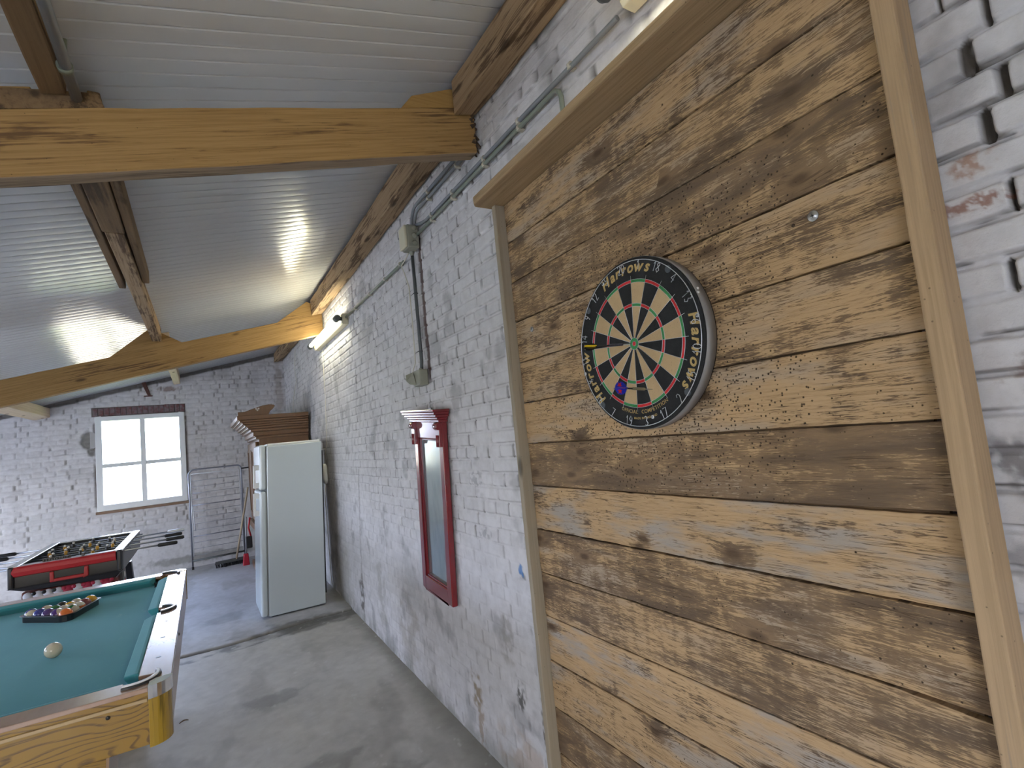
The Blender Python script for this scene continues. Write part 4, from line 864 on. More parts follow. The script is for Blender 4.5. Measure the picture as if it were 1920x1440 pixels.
# ================================================================== cabinet
t = MT('dark_oak'); g = t.coord(); s1 = t.noise(t.map(g, (25, 25, 2.2)), 1.6, 4, 0.6, 0.5)
t.set(col=t.mix(s1, (0.105, 0.048, 0.020), (0.19, 0.095, 0.042)), rough=0.36, spec=0.45, coat=0.25, crough=0.2); t.bump(s1, 0.12, 0.002); M['oak'] = t.m
cy0, cy1 = 6.30, 7.55; cb0 = FZ(6.9)
CB = thing('cabinet', (0.8, 6.9, cb0), 'dark wooden antique cabinet with a flared cornice behind the fridge', 'cabinet')
MB().box(0.545, 1.052, cy0, cy1, cb0, 1.72).build('carcass', M['oak'], CB, 0.004)
b = MB()
for (z0_, z1_, pr_) in ((1.685, 1.715, .030), (1.715, 1.765, .055), (1.765, 1.795, .080), (1.795, 1.820, .105), (1.820, 1.845, .130), (1.845, 1.870, .155), (1.870, 1.895, .180), (1.895, 1.945, .205)):
    b.box(0.545 - pr_, 1.054, cy0 - pr_ * .40, cy1 + pr_ * .5, z0_ + .007, z1_); b.box(0.545 - pr_ + .016, 1.053, cy0 - pr_ * .40 + .014, cy1, z0_, z0_ + .007)
b.build('cornice', M['oak'], CB, 0.003, 'stepped flaring cornice', seg=3)
for k, (ya, yb) in enumerate(((cy0 + .03, (cy0 + cy1) / 2 - .005), ((cy0 + cy1) / 2 + .005, cy1 - .03))):
    d_ = MB().box(0.515, 0.545, ya, yb, 0.75, 1.66).build('door', M['oak'], CB, 0.004)
    MB().box(0.505, 0.515, ya + .07, ya + .09, 0.83, 1.58).box(0.505, 0.515, yb - .09, yb - .07, 0.83, 1.58).box(0.505, 0.515, ya + .09, yb - .09, 0.83, .85).box(0.505, 0.515, ya + .09, yb - .09, 1.56, 1.58).build('moulding', M['oak'], d_, 0.003)
MB().lathe([(0, .006), (.012, .006), (.018, .015), (.026, .013), (.030, .0001)], (0.515, 6.36, 1.02), (-1, 0, 0), 14).build('knob', M['black'], CB)
b = MB()
for yy in (cy0 + .025, cy0 + .062): b.tube([(0.522, yy, 0.78), (0.522, yy, 1.66)], 0.013, 12)
b.build('column', M['oak'], CB, label='slim turned columns on the front corner')
MB().box(0.49, 1.052, cy0 - .015, cy1 + .01, 0.66, 0.74).box(0.50, 1.052, cy0 - .01, cy1 + .01, cb0, cb0 + .09).build('plinth', M['oak'], CB, 0.005)
pc = [(0.355, 1.945), (0.355, 1.993), (0.42, 1.993), (0.52, 2.028), (0.60, 2.052), (0.66, 2.060), (0.71, 2.055), (0.725, 2.043), (0.70, 2.01), (0.672, 1.985), (0.655, 1.948)]
cr_ = MB().prism(pc, lambda x, zz: (x, 6.315, zz), lambda x, zz: (x, 6.340, zz)).build('crest', M['oak'], CB, 0.004, 'carved crest board on top of the cornice')
b = MB()
for (x_, z_) in ((0.535, 2.020), (0.560, 2.020), (0.547, 2.004)): b.lathe([(0, .0001), (0, .010), (.003, .009), (.003, .0001)], (x_, 6.314, z_), (0, -1, 0), 12)  # pale discs stand in for the see-through trefoil cutout
b.build('trefoil_cutout_discs', plain('pale_cutout_disc', (0.55, 0.50, 0.45), 0.6), cr_, label='pale discs in place of the trefoil cutout')

# ================================================================== drying rack, broom, brush, dustpan
DR = thing('drying_rack', (0.15, 7.98, FZ(7.98)), 'folded metal clothes drying rack leaning flat against the far wall', 'drying rack')
rk = plain('grey_blue_metal', (0.28, 0.29, 0.34), 0.35, 0.7, 0.1, 20); yk = 7.985; zb_ = FZ(yk)
b = MB(); r_ = 0.010; x0_, x1_ = -0.150, 0.455; zt_ = 1.425; pts = [(x0_ + .004, yk, zb_ + .03)]
pts += [(x0_, yk + .04, zt_ - .08)] + [(x0_ + .07 * (1 - math.cos(k * 15 * RAD)), yk + .05, zt_ - .08 + .07 * math.sin(k * 15 * RAD)) for k in range(1, 7)]
pts += [(x1_ - .05 + .05 * math.sin(k * 18 * RAD), yk + .05, zt_ - .06 + .05 * math.cos(k * 18 * RAD)) for k in range(0, 6)] + [(x1_ - .01, yk, zb_ + .03)]
b.tube(pts, r_, 10).build('outer_frame', rk, DR)
b = MB(); b.tube([(x0_ + .03, yk - .018, 0.95), (x0_ + .05, yk - .02, 0.64)], .006, 8); b.tube([(x0_ + .025, yk + .01, 1.36), (x1_ - .03, yk + .01, 1.36), (x1_ - .02, yk - .01, 0.30)], .006, 8); b.tube([(x0_ + .02, yk + .02, 1.36), (x0_ + .02, yk, 0.32)], .006, 8)
b.build('wing_frame', plain('white_metal', (0.62, 0.63, 0.66), 0.4, 0.3), DR)
b = MB()
for k in range(13):
    z_ = 1.27 - k * 0.078; b.tube([(x0_ + .02, yk + .012, z_), (x1_ - .022, yk + .012, z_ + .004)], .0022 if k not in (4, 9) else .006, 6)
b.build('hanging_rail', rk, DR)
MB().tube([(x0_ + .006, yk - .008, zb_ + .115), (x1_ - .012, yk - .008, zb_ + .125)], .012, 10).build('bottom_bar', M['dark_pvc'], DR)
for x_ in (x0_ + .004, x1_ - .01): MB().tube([(x_ - .012, yk, zb_ + .022), (x_ + .012, yk, zb_ + .022)], .022, 14).build('wheel', M['black'], DR)
MB().tube([(x1_, yk + .04, 1.365), (x1_ + .14, yk + .05, 1.37)], .010, 10).build('hinge_arm', M['black'], DR)
bw = thing('broom', (0.34, 7.78, FZ(7.78)), 'long handled broom with dark bristles leaning on the cabinet', 'broom')
MB().tube([(0.335, 7.80, FZ(7.8) + .075), (0.500, 7.66, 1.12)], .012, 10).build('handle', plain('pale_stick', (0.42, 0.33, 0.22), 0.6), bw)
MB().hexa([(0.09, 7.76, FZ(7.8) + .05), (0.47, 7.80, FZ(7.8) + .05), (0.47, 7.86, FZ(7.8) + .05), (0.09, 7.82, FZ(7.8) + .05), (0.10, 7.765, FZ(7.8) + .085), (0.46, 7.805, FZ(7.8) + .085), (0.46, 7.855, FZ(7.8) + .085), (0.10, 7.815, FZ(7.8) + .085)]).build('head', M['dark_pvc'], bw, 0.006)
br = MB(); r = random.Random(3)
for k in range(150):
    x_ = 0.10 + 0.36 * r.random(); y_ = 7.77 + 0.10 * (x_ - 0.09) + .06 * r.random(); br.tube([(x_, y_, FZ(7.8) + .055), (x_ + r.uniform(-.012, .012), y_ - r.uniform(0, .03), FZ(7.8) + .002)], .0028, 4)
o = br.build('bristles', M['black'], bw)
dp = thing('dustpan', (0.46, 7.62, FZ(7.6)), 'red handled dustpan standing behind the broom head', 'dustpan')
MB().hexa([(0.395, 7.60, FZ(7.6) + .002), (0.475, 7.60, FZ(7.6) + .002), (0.475, 7.66, FZ(7.6) + .002), (0.395, 7.66, FZ(7.6) + .002), (0.41, 7.62, FZ(7.6) + .15), (0.465, 7.62, FZ(7.6) + .15), (0.465, 7.66, FZ(7.6) + .15), (0.41, 7.66, FZ(7.6) + .15)]).build('pan', plain('red_plastic', (0.42, 0.012, 0.03), 0.4), dp, 0.01)
MB().tube([(0.44, 7.64, FZ(7.6) + .14), (0.462, 7.64, 0.75)], .009, 10).build('handle', plain('grey_stick', (0.3, 0.3, 0.32), 0.5), dp)
hb = thing('hand_brush', (0.497, 7.2, 0.55), 'dark hand brush with red end hanging on the front of the cabinet', 'brush')
MB().tube([(0.475, 7.22, 0.78), (0.455, 7.22, 0.66), (0.475, 7.22, 0.56)], .010, 10).build('handle', plain('red_plastic_brush', (0.42, 0.012, 0.02), 0.4), hb)
MB().box(0.42, 0.488, 7.20, 7.25, 0.42, 0.56).build('head', M['black'], hb, 0.01)

# ================================================================== football table
FTY = 4.75; ftz = FZ(5.3)
FT = thing('football_table', (-0.82, 5.35, ftz), 'red and black table football game with rods and players behind the pool table', 'football table')
fbk2 = plain('black_laminate', (0.018, 0.019, 0.024), 0.3, 0, 0.2, 20); frd2 = plain('bright_red_plastic', (0.44, 0.022, 0.028), 0.35, 0, 0.06, 10); fdk = plain('dark_red_panel', (0.13, 0.022, 0.018), 0.45, 0, 0.1, 10)
fgy = plain('grey_side_panel', (0.13, 0.135, 0.15), 0.4, 0, 0.1, 10); fsv = plain('silver_edge', (0.66, 0.68, 0.70), 0.25, 0.5, 0.04, 10)
xa, xb = -1.11, -0.515; ya, yb = 4.75, 5.95; zt_ = 0.945
b = MB()                                             # open-topped tapered cabinet
b.hexa([(xa + .06, ya + .022, 0.772), (xb - .05, ya + .022, 0.752), (xb - .05, yb - .06, 0.752), (xa + .06, yb - .06, 0.772), (xa, ya, 0.80), (xb, ya, 0.80), (xb, yb, 0.80), (xa, yb, 0.80)])
b.box(xa, xa + .03, ya, yb, 0.80, zt_ - .012).box(xb - .03, xb, ya, yb, 0.80, zt_ - .012).box(xa + .03, xb - .03, yb - .03, yb, 0.80, zt_ - .012).box(xa + .03, xb - .03, ya, ya + .03, 0.80, zt_ - .012)
b.build('cabinet_body', fbk2, FT, 0.004)
MB().box(xa + .03, xb - .03, ya + .03, yb - .03, 0.80, 0.806).build('playing_field', plain('dark_field', (0.04, 0.10, 0.06), 0.4), FT)
MB().box(xb - .045, xb + .01, ya - .01, yb + .01, zt_ - .012, zt_).build('side_rail', fsv, FT, 0.004); MB().box(xa - .01, xa + .045, ya - .01, yb + .01, zt_ - .012, zt_).build('side_rail', fsv, FT, 0.004)
MB().box(xa + .045, xb - .045, ya - .01, ya + .045, zt_ - .010, zt_ - .002).build('end_rail', plain('lilac_rail', (0.50, 0.45, 0.52), 0.4), FT, 0.003); MB().box(xa + .045, xb - .045, yb - .045, yb + .01, zt_ - .010, zt_ - .002).build('end_rail', fsv, FT, 0.003)
b = MB(); b.prism([(ya - .004, .872), (ya - .022, .880), (ya - .030, .905), (ya - .024, .930), (ya - .004, .943)], lambda y_, zz: (xa + .015, y_, zz), lambda y_, zz: (xb - .03, y_, zz)); b.build('end_cushion', frd2, FT, 0.004, 'rounded red band across the near end')
for x_ in (xa - .004, xb - .026): MB().box(x_, x_ + .03, ya - .028, ya + .01, 0.80, 0.943).build('corner_cap', fbk2, FT, 0.010)
b = MB(); tx0, tx1 = -0.905, -0.70
b.box(tx0, tx0 + .022, ya - .022, ya + .01, 0.803, 0.872).box(tx1 - .022, tx1, ya - .022, ya + .01, 0.803, 0.872).box(tx0 + .022, tx1 - .022, ya - .022, ya + .01, 0.803, 0.825); b.build('ball_tray', frd2, FT, 0.006, 'red ball return frame')
MB().box(tx0 + .022, tx1 - .022, ya - .006, ya + .004, 0.825, 0.872).build('tray_opening', M['black'], FT)
b = MB(); b.hexa([(xb - .050, ya + .028, 0.742), (xb - .042, ya + .028, 0.742), (xb - .042, yb - .06, 0.742), (xb - .050, yb - .06, 0.742), (xb + .002, ya + .002, 0.80), (xb + .010, ya + .002, 0.80), (xb + .010, yb - .002, 0.80), (xb + .002, yb - .002, 0.80)]); b.box(xb + .002, xb + .008, ya + .004, yb - .004, .80, .93); b.build('side_panel', fgy, FT)
# legs: flared dark red end panels with white discs
white_d = plain('white_disc', (0.70, 0.70, 0.76), 0.5); red_d = plain('red_disc', (0.45, 0.02, 0.06), 0.5)
lg = MB(); ly0, ly1 = ya + .005, ya + .14
lg.hexa([(xa + .0, ly0, ftz - .012), (xb - .0, ly0, ftz - .012), (xb - .0, ly1 + .02, ftz), (xa + .0, ly1 + .02, ftz), (xa + .055, ly0 + .02, 0.76), (xb - .03, ly0 + .02, 0.76), (xb - .03, ly1, 0.76), (xa + .055, ly1, 0.76)])
L1_ = lg.build('leg', [fdk], FT, 0.004)
lg2 = MB(); lg2.hexa([(xa, yb - .16, ftz), (xb, yb - .16, ftz), (xb, yb - .04, ftz + .004), (xa, yb - .04, ftz + .004), (xa + .055, yb - .14, 0.7), (xb - .05, yb - .14, 0.7), (xb - .05, yb - .06, 0.7), (xa + .055, yb - .06, 0.7)]); lg2.build('leg', [fbk2], FT, 0.004)
for k in range(9):
    x_ = xa + .085 + k * .052; y_ = ly0 + .016; z_ = 0.732 - 0.0 * k
    bd = MB(); bd.lathe([(0, .0001), (0, .026), (.002, .026), (.002, .0001)], (x_, y_ + .003, z_), (0, -1, 0), 18); bd.build('printed_disc', white_d if k in (0, 1, 2, 3, 5, 7) else red_d, L1_)
    bd = MB(); bd.lathe([(0, .0001), (0, .013), (.0016, .013), (.0016, .0001)], (x_ + .030, y_ + .002, z_ + .012), (0, -1, 0), 14); bd.build('printed_disc', red_d if k > 2 else fbk2, L1_)
sp_ = MB(); sp_.hexa([(xb + .0, ya + .14, ftz), (xb + .02, ya + .14, ftz), (xb + .02, ya + .34, ftz + .003), (xb + .0, ya + .34, ftz + .003), (xb - .03, ya + .10, 0.80), (xb - .008, ya + .10, 0.80), (xb - .008, ya + .26, 0.80), (xb - .03, ya + .26, 0.80)]); SPN = sp_.build('side_leg', fgy, FT, 0.003)
for k in range(7):
    z_ = 0.80 - k * .055; x_ = xb - .008 + .02 + (.80 - z_) / .70 * .03 - .016
    bd = MB(); bd.lathe([(0, .0001), (0, .020 + .001 * k), (.003, .020 + .001 * k), (.003, .0001)], (x_, ya + .135 + (.80 - z_) * .10, z_), (1, 0, 0.04), 16); bd.build('printed_disc', white_d if k % 2 else red_d, SPN)
# rods
M['rodsteel'] = plain('dull_steel_rod', (0.30, 0.31, 0.33), 0.3, 0.9, 0.05, 20)
pl_a = plain('player_orange', (0.62, 0.32, 0.03), 0.4); pl_b = plain('player_black', (0.02, 0.02, 0.025), 0.4); pl_w = plain('player_white', (0.70, 0.66, 0.60), 0.5)
NPL = [1, 2, 3, 5, 5, 3, 2, 1]
for k in range(8):
    y_ = 4.86 + k * .14; z_ = 0.915; right = k % 2 == 0; e0 = xa - (.06 if right else .20); e1 = xb + (.24 if right else .05)
    sh_ = rnd.uniform(-.03, .03)
    rod = MB().tube([(e0 + sh_, y_, z_), (e1 + sh_, y_, z_)], .0065, 10).build('rod', M['rodsteel'], FT)
    hx = (e1 + sh_ - .005, e1 + sh_ + .12) if right else (e0 + sh_ - .12, e0 + sh_ + .005)
    MB().tube([(hx[0], y_, z_), (hx[0] + .01, y_, z_), (hx[1] - .01, y_, z_), (hx[1], y_, z_)], [.010, .0145, .0145, .010], 12).build('handle', M['black'] if k != 6 else fsv, rod)
    n_ = NPL[k]; mt_ = pl_a if k in (0, 1, 3, 5) else pl_b
    for j in range(n_):
        x_ = xa + .06 + (xb - xa - .12) * (j + .5) / n_ + sh_
        b = MB(); b.tube([(x_, y_, z_ - .07), (x_, y_ + .004, z_ - .04), (x_, y_, z_ - .012), (x_, y_, z_ + .014), (x_, y_, z_ + .022)], [.006, .008, .011, .012, .006], 10, 0); b.sphere((x_, y_, z_ + .030), .0085, 10, 8, 1)
        b.build('player', [mt_, pl_w], rod)
b = MB()
for k in range(10): b.box(-0.94 + k * .0135, -0.94 + k * .0135 + .010, ya - .004, ya + .012, zt_ - .002, zt_ + .012)
b.build('score_beads', M['black'], FT); MB().box(-0.945, -0.795, ya + .012, ya + .02, zt_ - .002, zt_ + .016).build('score_bar', M['black'], FT)
MB().box(-0.735, -0.72, ya - .02, ya + .03, zt_ - .004, zt_ + .02).build('clip', M['black'], FT)

# ================================================================== pool table
px1, px0, py0, py1, pz = -0.107, -1.36, 2.005, 3.985, 0.850
PT = thing('pool_table', ((px0 + px1) / 2, 3.0, FZ(3.0)), 'pool table with teal green cloth and oak veneer sides at lower left', 'pool table')
t = MT('oak_veneer'); g = t.coord(False); gg = t.map(g, (1.0, 1.0, 7.0)); n0 = t.noise(g, 2.6, 3, 0.5); 
sz = t.n('SeparateXYZ', {0: g}).outputs[2]; cn = t.noise(t.map(g, (2.3, 2.3, 7.0)), 1.0, 2, 0.45, 0.4)
wv = t.math('FRACT', t.math('ADD', t.math('MULTIPLY', sz, 46.0), t.math('MULTIPLY', cn, 11.0)))
fi = t.noise(t.map(g, (10, 10, 330)), 1.0, 3, 0.6)
line = t.math('MULTIPLY', t.math('MULTIPLY', t.ss(wv, 0.0, 0.10), t.ss(wv, 0.42, 0.16)), t.ss(fi, 0.32, 0.55, 0.15, 1.0))
t.set(col=t.mix(t.math('MULTIPLY', line, 0.85), t.mix(n0, (0.31, 0.178, 0.022), (0.25, 0.135, 0.015)), (0.075, 0.036, 0.010)), rough=0.3, spec=0.5, coat=0.35, crough=0.15); M['veneer'] = t.m
t = MT('oak_post'); g = t.coord(False); wv = t.noise(t.map(g, (45, 45, 2.5)), 1.0, 4, 0.6, 0.3)
t.set(col=t.mix(t.ss(wv, 0.52, 0.68), (0.34, 0.21, 0.022), (0.07, 0.05, 0.012)), rough=0.25, coat=0.4, crough=0.12); M['post'] = t.m
t = MT('rail_laminate'); g = t.coord(False); n1 = t.noise(t.map(g, (50, 8, 8)), 1.0, 4)
t.set(col=t.mix(n1, (0.33, 0.20, 0.14), (0.40, 0.26, 0.19)), rough=0.20, spec=0.75, coat=0.9, crough=0.12); M['rail'] = t.m
t = MT('teal_cloth'); g = t.coord(False); n1 = t.noise(g, 300, 2, 0.6); n2 = t.noise(t.map(g, (6, 3, 1)), 1.4, 5, 0.65); n3 = t.noise(t.map(g, (30, 8, 1)), 1.2, 4, 0.7)
cc = t.mix(n2, (0.036, 0.215, 0.235), (0.056, 0.27, 0.29)); cc = t.mix(t.ss(n3, 0.58, 0.78, 0, 0.5), cc, (0.14, 0.30, 0.31))
t.set(col=cc, rough=0.9, spec=0.2); t.b.inputs['Sheen Weight'].default_value = 0.35; t.b.inputs['Sheen Tint'].default_value = (0.5, 0.75, 0.85, 1); t.bump(n1, 0.25, 0.001); M['cloth'] = t.m
rw = 0.092; cu_ = 0.045; zc = pz - .048               # rail width, cushion width, cloth level
MB().box(px0 + .03, px1 - .03, py0 + .03, py1 - .03, zc - .03, zc).build('playing_cloth', M['cloth'], PT)
pr_ = 0.062                                            # pocket radius
ym = (py0 + py1) / 2
def rail_poly(side):
    """rail top outline with pocket bites; straight pieces keep clear of the pockets"""
    return None
def railpiece(b, c0, c1, inner, outer, axis):
    if axis == 'y': b.prism([(inner, c0), (outer, c0), (outer, c1), (inner, c1)], lambda x, y_: (x, y_, zc - .02), lambda x, y_: (x, y_, pz))
    else: b.prism([(c0, inner), (c1, inner), (c1, outer), (c0, outer)], lambda x, y_: (x, y_, zc - .02), lambda x, y_: (x, y_, pz))
def bite(cx, cy, r_, a_s, a_e, n=12): return [(cx + r_ * math.cos((a_s + (a_e - a_s) * k / n) * RAD), cy + r_ * math.sin((a_s + (a_e - a_s) * k / n) * RAD)) for k in range(n + 1)]
def rail(poly, name='rail'): return MB().prism(poly, lambda x, y_: (x, y_, pz - .014), lambda x, y_: (x, y_, pz)).build(name, M['rail'], PT, 0.003)
ix1, ix0, iy0, iy1 = px1 - rw, px0 + rw, py0 + rw, py1 - rw
co = 0.018                                             # pocket centre offset outside the cushion corner
for (xo, xi, sg) in ((px1, ix1, 1), (px0, ix0, -1)):
    # side rail: corner bite at both ends and the middle pocket bite
    P1 = []
    c1 = (xi - sg * .012, iy0 - 0.0 + .012); cm = (xi + sg * .012, ym); c2 = (xi - sg * .012, iy1 - .012)
    lo = [(xo, py0 + .0), (xo, py1)]
    def ang(cx, cy, x, y_): return math.degrees(math.atan2(y_ - cy, x - cx))
    top_ = bite(c2[0], c2[1], pr_, 45 if sg > 0 else 135, -10 if sg > 0 else 190)
    mid_ = bite(cm[0], cm[1], 0.050, 85 if sg > 0 else 95, -85 if sg > 0 else 265)
    bot_ = bite(c1[0], c1[1], pr_, 10 if sg > 0 else 170, -45 if sg > 0 else 225)
    poly = [(xo, py0 + .058), (xo, py1 - .058)] + top_ + [(xi, top_[-1][1] - .01), (xi, cm[1] + .052)] + mid_ + [(xi, cm[1] - .052), (xi, bot_[0][1] + .01)] + bot_
    # keep the mitre at the outer corner
    rail(poly if sg > 0 else poly[::-1])
for (yo, yi, sg) in ((py0, iy0, -1), (py1, iy1, 1)):
    cR = (ix1 - .012, yi - sg * .012); cL = (ix0 + .012, yi - sg * .012)
    r1 = bite(cR[0], cR[1], pr_, -45 if sg < 0 else 45, -100 if sg < 0 else 100); l1 = bite(cL[0], cL[1], pr_, -80 if sg < 0 else 80, -135 if sg < 0 else 135)
    poly = [(px0 + .058, yo), (px1 - .058, yo)] + r1 + [(r1[-1][0] - .012, yi), (l1[0][0] + .012, yi)] + l1
    rail(poly if sg < 0 else poly[::-1])
# cushions
def cushion(p, q, nrm):                                # from p to q along the rail face; nrm towards the cloth
    p = Vector(p + (0,)); q = Vector(q + (0,)); n_ = Vector(nrm + (0,)); d = (q - p).normalized(); e = .028
    prof_ = [(0, pz - .001), (.012, pz - .001), (cu_, pz - .010), (cu_ - .004, pz - .022), (.016, zc - .001), (0, zc - .001)]
    b = MB(); n0_ = len(prof_); vs = [tuple(p + d * (e * w_ / cu_) + n_ * w_ + Vector((0, 0, zz))) for (w_, zz) in prof_] + [tuple(q - d * (e * w_ / cu_) + n_ * w_ + Vector((0, 0, zz))) for (w_, zz) in prof_]
    b.add(vs, [tuple(range(n0_)), tuple(range(2 * n0_ - 1, n0_ - 1, -1))] + [(i, (i + 1) % n0_, n0_ + (i + 1) % n0_, n0_ + i) for i in range(n0_)])
    b.build('cushion', M['cloth'], PT, 0.004)
for (xi, nx_) in ((ix1, -1), (ix0, 1)):
    cushion((xi, iy0 + .062), (xi, ym - .058), (nx_, 0)); cushion((xi, ym + .058), (xi, iy1 - .062), (nx_, 0))
cushion((ix0 + .062, iy0), (ix1 - .062, iy0), (0, 1)); cushion((ix0 + .062, iy1), (ix1 - .062, iy1), (0, -1))
# pockets and pocket irons
M['pocket'] = plain('black_pocket', (0.006, 0.006, 0.007), 0.7)
M['iron_white'] = plain('white_pocket_trim', (0.78, 0.78, 0.82), 0.18, 0, 0.03, 10, coat=0.6)
for (cx, cy, a_s, a_e, r_) in ((ix1 - .012, iy0 + .012, -108, 18, pr_), (ix1 + .012, ym, -88, 88, .050), (ix1 - .012, iy1 - .012, -18, 108, pr_), (ix0 + .012, iy0 + .012, 162, 288, pr_), (ix0 - .012, ym, 92, 268, .050), (ix0 + .012, iy1 - .012, 72, 198, pr_)):
    b = MB(); b.lathe([(zc + .0008, .0001), (zc + .0008, r_ * .93), (zc + .020, r_ * .96)], (cx, cy, 0), (0, 0, 1), 24); b.box(cx - r_ * .9, cx + r_ * .9, cy - r_ * .9, cy + r_ * .9, zc - .0295, zc + .0004); pk = b.build('pocket', M['pocket'], PT)
    arc = bite(cx, cy, r_ - .002, a_s, a_e, 20); arc2 = bite(cx, cy, r_ + .013, a_s, a_e, 20)
    poly = arc + arc2[::-1]
    MB().prism(poly, lambda x, y_: (x, y_, pz - .004), lambda x, y_: (x, y_, pz + .006)).build('pocket_base_trim', M['black'], pk, 0.001)
    arc = bite(cx, cy, r_ - .001, a_s, a_e, 20); arc2 = bite(cx, cy, r_ + .010, a_s, a_e, 20)
    MB().prism(arc + arc2[::-1], lambda x, y_: (x, y_, pz + .006), lambda x, y_: (x, y_, pz + .011)).build('pocket_trim', M['iron_white'], pk, 0.002)
# apron
az0 = 0.685; th = .03
MB().box(px0 + .055, px1 - .055, py0 + .004, py0 + .034, az0, pz - .012).build('apron_panel', M['veneer'], PT, 0.003); MB().box(px0 + .055, px1 - .055, py1 - .034, py1 - .004, az0, pz - .012).build('apron_panel', M['veneer'], PT, 0.003)
sidem = plain('brown_side_veneer', (0.30, 0.185, 0.11), 0.3, 0, 0.15, 12, coat=0.4, crough=0.15)
MB().box(px1 - .034, px1 - .004, py0 + .055, py1 - .055, az0, pz - .012).build('apron_panel', sidem, PT, 0.003); MB().box(px0 + .004, px0 + .034, py0 + .055, py1 - .055, az0, pz - .012).build('apron_panel', sidem, PT, 0.003)
MB().box(px0 + .06, px1 - .06, py0 - .003, py0 + .004, pz - .040, pz - .030).build('edge_bead', plain('pale_bead', (0.42, 0.30, 0.16), 0.3), PT, 0.002)
def arcq(cx, cy, r_, a): return [(cx + r_ * math.cos((a + 90 * k / 8) * RAD), cy + r_ * math.sin((a + 90 * k / 8) * RAD)) for k in range(9)]
for (cx, cy, a) in ((px1 - .058, py0 + .058, -90), (px1 - .058, py1 - .058, 0), (px0 + .058, py1 - .058, 90), (px0 + .058, py0 + .058, 180)):
    q = arcq(cx, cy, .058, a); MB().prism(q + [(cx, cy)], lambda x, y_: (x, y_, az0 - .008), lambda x, y_: (x, y_, pz - .022)).build('corner_post', M['post'], PT, 0.002)
    q1 = arcq(cx, cy, .0605, a); q2 = arcq(cx, cy, .058, a); dgx = math.cos((a + 45) * RAD); dgy = math.sin((a + 45) * RAD)
    bx = (ix1 - .012 if dgx > 0 else ix0 + .012) + (pr_ + .006) * dgx; by = (iy0 + .012 if dgy < 0 else iy1 - .012) + (pr_ + .006) * dgy
    b = MB(); b.prism(q1 + [(bx, by)], lambda x, y_: (x, y_, pz - .012), lambda x, y_: (x, y_, pz + .004)); b.prism(q1 + q2[::-1], lambda x, y_: (x, y_, pz - .034), lambda x, y_: (x, y_, pz - .012)); b.build('corner_cap', M['chrome'], PT, 0.002, 'chrome cap on the rail corner')
b = MB(); b.lathe([(0, .0001), (0, .006), (.003, .005), (.003, .0001)], (-0.262, py0 + .004, 0.795), (0, -1, 0), 14); b.build('apron_screw', M['black'], PT)
b = MB(); b.lathe([(0, .0001), (0, .006), (.003, .005), (.003, .0001)], (px1 - .004, 2.72, 0.795), (1, 0, 0), 14); b.build('apron_screw', M['black'], PT)
for y_ in (2.28, 2.52, 2.76, 3.24, 3.48, 3.72):
    MB().box(px1 - .055, px1 - .040, y_ - .004, y_ + .004, pz - .001, pz + .0006).build('sight_mark', M['black'], PT)
MB().box(px0 + .06, px1 - .06, py0 + .06, py1 - .06, az0 + .02, zc - .03).build('bed', M['purlin_dark'], PT)
for (xa_, xb_) in ((-0.56, -0.285), (px0 + .18, px0 + .45)):
    for (ya_, yb_) in ((2.17, 2.40), (3.60, 3.83)):
        z_ = FZ((ya_ + yb_) / 2) - .002
        L_ = MB().hexa([(xa_ + .02, ya_ + .01, z_), (xb_ - .03, ya_ + .01, z_), (xb_ - .03, yb_ - .01, z_), (xa_ + .02, yb_ - .01, z_), (xa_, ya_, az0 + .022), (xb_, ya_, az0 + .022), (xb_, yb_, az0 + .022), (xa_, yb_, az0 + .022)]).build('leg', M['veneer'], PT, 0.003)
        MB().hexa([(xb_ - .032, ya_ + .008, z_), (xb_ - .024, ya_ + .008, z_), (xb_ - .024, yb_ - .008, z_), (xb_ - .032, yb_ - .008, z_), (xb_ - .002, ya_, az0 + .018), (xb_ + .006, ya_, az0 + .018), (xb_ + .006, yb_, az0 + .018), (xb_ - .002, yb_, az0 + .018)]).build('edge_board', sidem, L_)
        b = MB(); b.lathe([(0, .0001), (0, .010), (.003, .009), (.003, .0001)], (xb_ + .002, ya_ + .05, az0 - .06), (1, 0, 0), 12); b.build('leg_bolt', M['black'], L_)

# ------------------------------------------------------------------ balls
BR_ = 0.0286
def ball_mat(name, colr, stripe):
    t = MT(name); o_ = t.n('TexCoord').outputs['Object']; zz = t.n('SeparateXYZ', {0: o_}).outputs[2]; n1 = t.noise(o_, 60, 4)
    ivory = t.mix(n1, (0.62, 0.57, 0.44), (0.55, 0.49, 0.37))
    if stripe is None: cc = ivory if colr is None else t.mix(0.04, colr, (0.6, 0.55, 0.45))
    else: cc = t.mix(t.math('LESS_THAN', t.math('ABSOLUTE', zz), BR_ * 0.52), ivory, colr)
    t.set(col=cc, rough=0.13, spec=0.55, coat=0.3); return t.m
sphere_me = None
def ball(pos, mat, label, rot=(0, 0, 0), group=None):
    global sphere_me
    if sphere_me is None:
        o = MB().sphere((0, 0, 0), BR_, 32, 18).build('pool_ball', mat); sphere_me = o.data
    else:
        o = bpy.data.objects.new('pool_ball', sphere_me); COL.objects.link(o)
    o.material_slots[0].link = 'OBJECT'; o.material_slots[0].material = mat
    o.location = pos; o.rotation_euler = rot; return tag(o, label, 'ball', group)
cb_pos = (-0.527, 2.79, zc + BR_)
o = ball(cb_pos, ball_mat('cue_ball_ivory', None, None), 'ivory cue ball standing alone on the teal cloth'); o.name = 'cue_ball'
